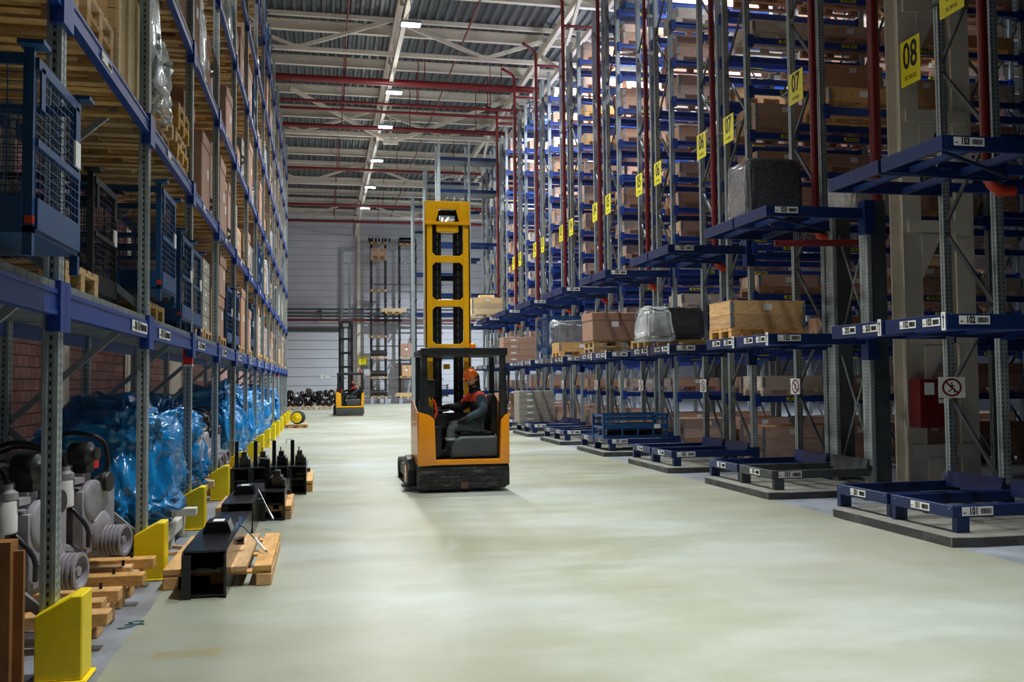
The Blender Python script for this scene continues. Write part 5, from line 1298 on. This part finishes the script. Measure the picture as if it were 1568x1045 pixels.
    MB().lathe((-W-.13, .62, .24), (1, 0, 0), [(0, .05), (0, .13), (.03, .15), (.1, .15)], 18).build('hub_cover', P if not dark else base, t, smooth=True)
    MB().box(-W-.2, -W, .30, .55, .07, .095).build('side_step', blackr, t)
    # outer mast: two channels with cross plates
    mcol = mastd if dark else mastyel; my = 1.15; mc = -.07 - (.0 if not dark else .1)
    for s in (-1, 1):
        mb = MB(); x = mc + s*.30
        mb.box(x-.055, x+.055, my, my+.03, .1, mz-.36); mb.box(x+s*.03-.02*(s < 0)-.0, x+s*.055-.0*(s < 0), my, my+.16, .1, mz-.36) if s > 0 else mb.box(x-.055, x-.03, my, my+.16, .1, mz-.36)
        mb.build('mast_channel', mcol, t, bevel=.004)
    a, b_ = mc-.355, mc+.355
    mb = MB(); z0, z1 = mz-.38, mz
    mb.box(a, a+.17, my-.01, my+.03, z0+.03, z1); mb.box(b_-.17, b_, my-.01, my+.03, z0+.03, z1); mb.box(a+.17, b_-.17, my-.01, my+.03, z1-.13, z1); mb.box(a, b_, my-.03, my+.03, z0, z0+.05)
    mb.prism([(a+.17, z0+.05), (a+.17, z1-.13), (a+.22, z1-.13)], my-.01, my+.03, 'xz'); mb.prism([(b_-.17, z0+.05), (b_-.22, z1-.13), (b_-.17, z1-.13)], my-.01, my+.03, 'xz')
    mb.box(a, b_, my+.03, my+.16, z1-.02, z1); mb.box(a, a+.02, my, my+.16, z0, z1); mb.box(b_-.02, b_, my, my+.16, z0, z1)
    mb.build('mast_head', mcol, t, bevel=.008, seg=2, smooth=True)
    zz = mz - .38
    for k, q in enumerate((mz-.98, mz-1.68, mz-2.38)):
        mb = MB(); mb.box(a+.11, b_-.11, my-.005, my+.03, q, q+.11)
        for s, xx in ((1, a+.11), (-1, b_-.11)):
            mb.prism([(xx, q-.05), (xx, q+.16), (xx+s*.05, q+.11), (xx+s*.05, q)], my-.004, my+.029, 'xz')
        mb.build('mast_crossmember', mcol, t, bevel=.004)
    if not dark:
        MB().box(mc-.18, mc+.18, my, my+.1, mz-.50, mz-.38).build('mast_plate', mcol, t, bevel=.02)
    top = inner or mz-.12
    for s in (-1, 1):
        mb = MB(); x = mc+s*.19; mb.box(x-.06, x+.055, my+.05, my+.17, .12, top); mb.build('inner_mast', mastd if not dark else steel_d, t)
        x = mc+s*.12; MB().tube([(x, my+.1, .2), (x, my+.1, mz-.3)], .028, 10).build('lift_cylinder', blackr if s < 0 else mastd, t, smooth=True)
        mb = MB(); 
        for q in range(int((mz-.8)/.12)): mb.box(x+s*.045-.008, x+s*.045+.008, my+.03, my+.05, .4+q*.12, .4+q*.12+.08)
        mb.build('lift_chain', steel_d, t)
    for q in (top-.05, top-1.1): MB().box(mc-.22, mc+.22, my+.12, my+.15, q-.04, q+.04).build('inner_mast_tie', mastd if not dark else steel_d, t)
    mb = MB(); mb.box(mc-.3, mc+.3, my+.2, my+.25, .15, .55); mb.build('fork_carriage', mastd, t)
    for s in (-1, 1):
        mb = MB(); mb.box(mc+s*.2-.05, mc+s*.2+.05, my+.25, my+.29, .08, .55); mb.box(mc+s*.2-.05, mc+s*.2+.05, my+.25, my+1.35, .06, .10); mb.build('fork', mastd, t)
    # beacon
    bx_, by_ = (.30, 1.05) if not dark else (.52, .1)
    mb = MB().lathe((bx_, by_, 2.10), (0, 0, 1), [(0, .06), (.03, .06), (.035, .05), (.09, .05), (.105, .03)], 16); mb.build('beacon', orangev if dark else mat('beacon_amber', sr(240, 130, 20), .25) if 'beacon_amber' not in MAT else MAT['beacon_amber'], t, smooth=True)
    MB().box(mc-.08, mc+.02, my-.03, my, 1.80, 1.88).build('warning_sticker', mastyel, t)
    return tag(t, label, 'forklift')
TL = (2.03, 13.47, 0)
reach_truck(TL, orange, blackc, 'amber and black reach truck with tall yellow mast in the middle aisle', 4.47)
driver(TL, 'person in orange helmet, orange-shouldered dark jacket and grey trousers sitting sideways in the nearer forklift')
TL2 = (1.36, 46.1, 0)
reach_truck(TL2, yel2, mat('dark_grey_chassis', sr(72, 76, 76), .5), 'smaller-looking yellow and grey reach truck far down the aisle near the back wall', 4.72, inner=7.65, dark=True)
driver(TL2, 'person in dark jacket with red shoulders and black cap sitting in the far forklift', helmet=False, seed=2)

# templates are done with
for t in HIDE:
    def wipe(o):
        for c in KIDS.get(o.name, ()): wipe(c)
        bpy.data.objects.remove(o)
    wipe(t)
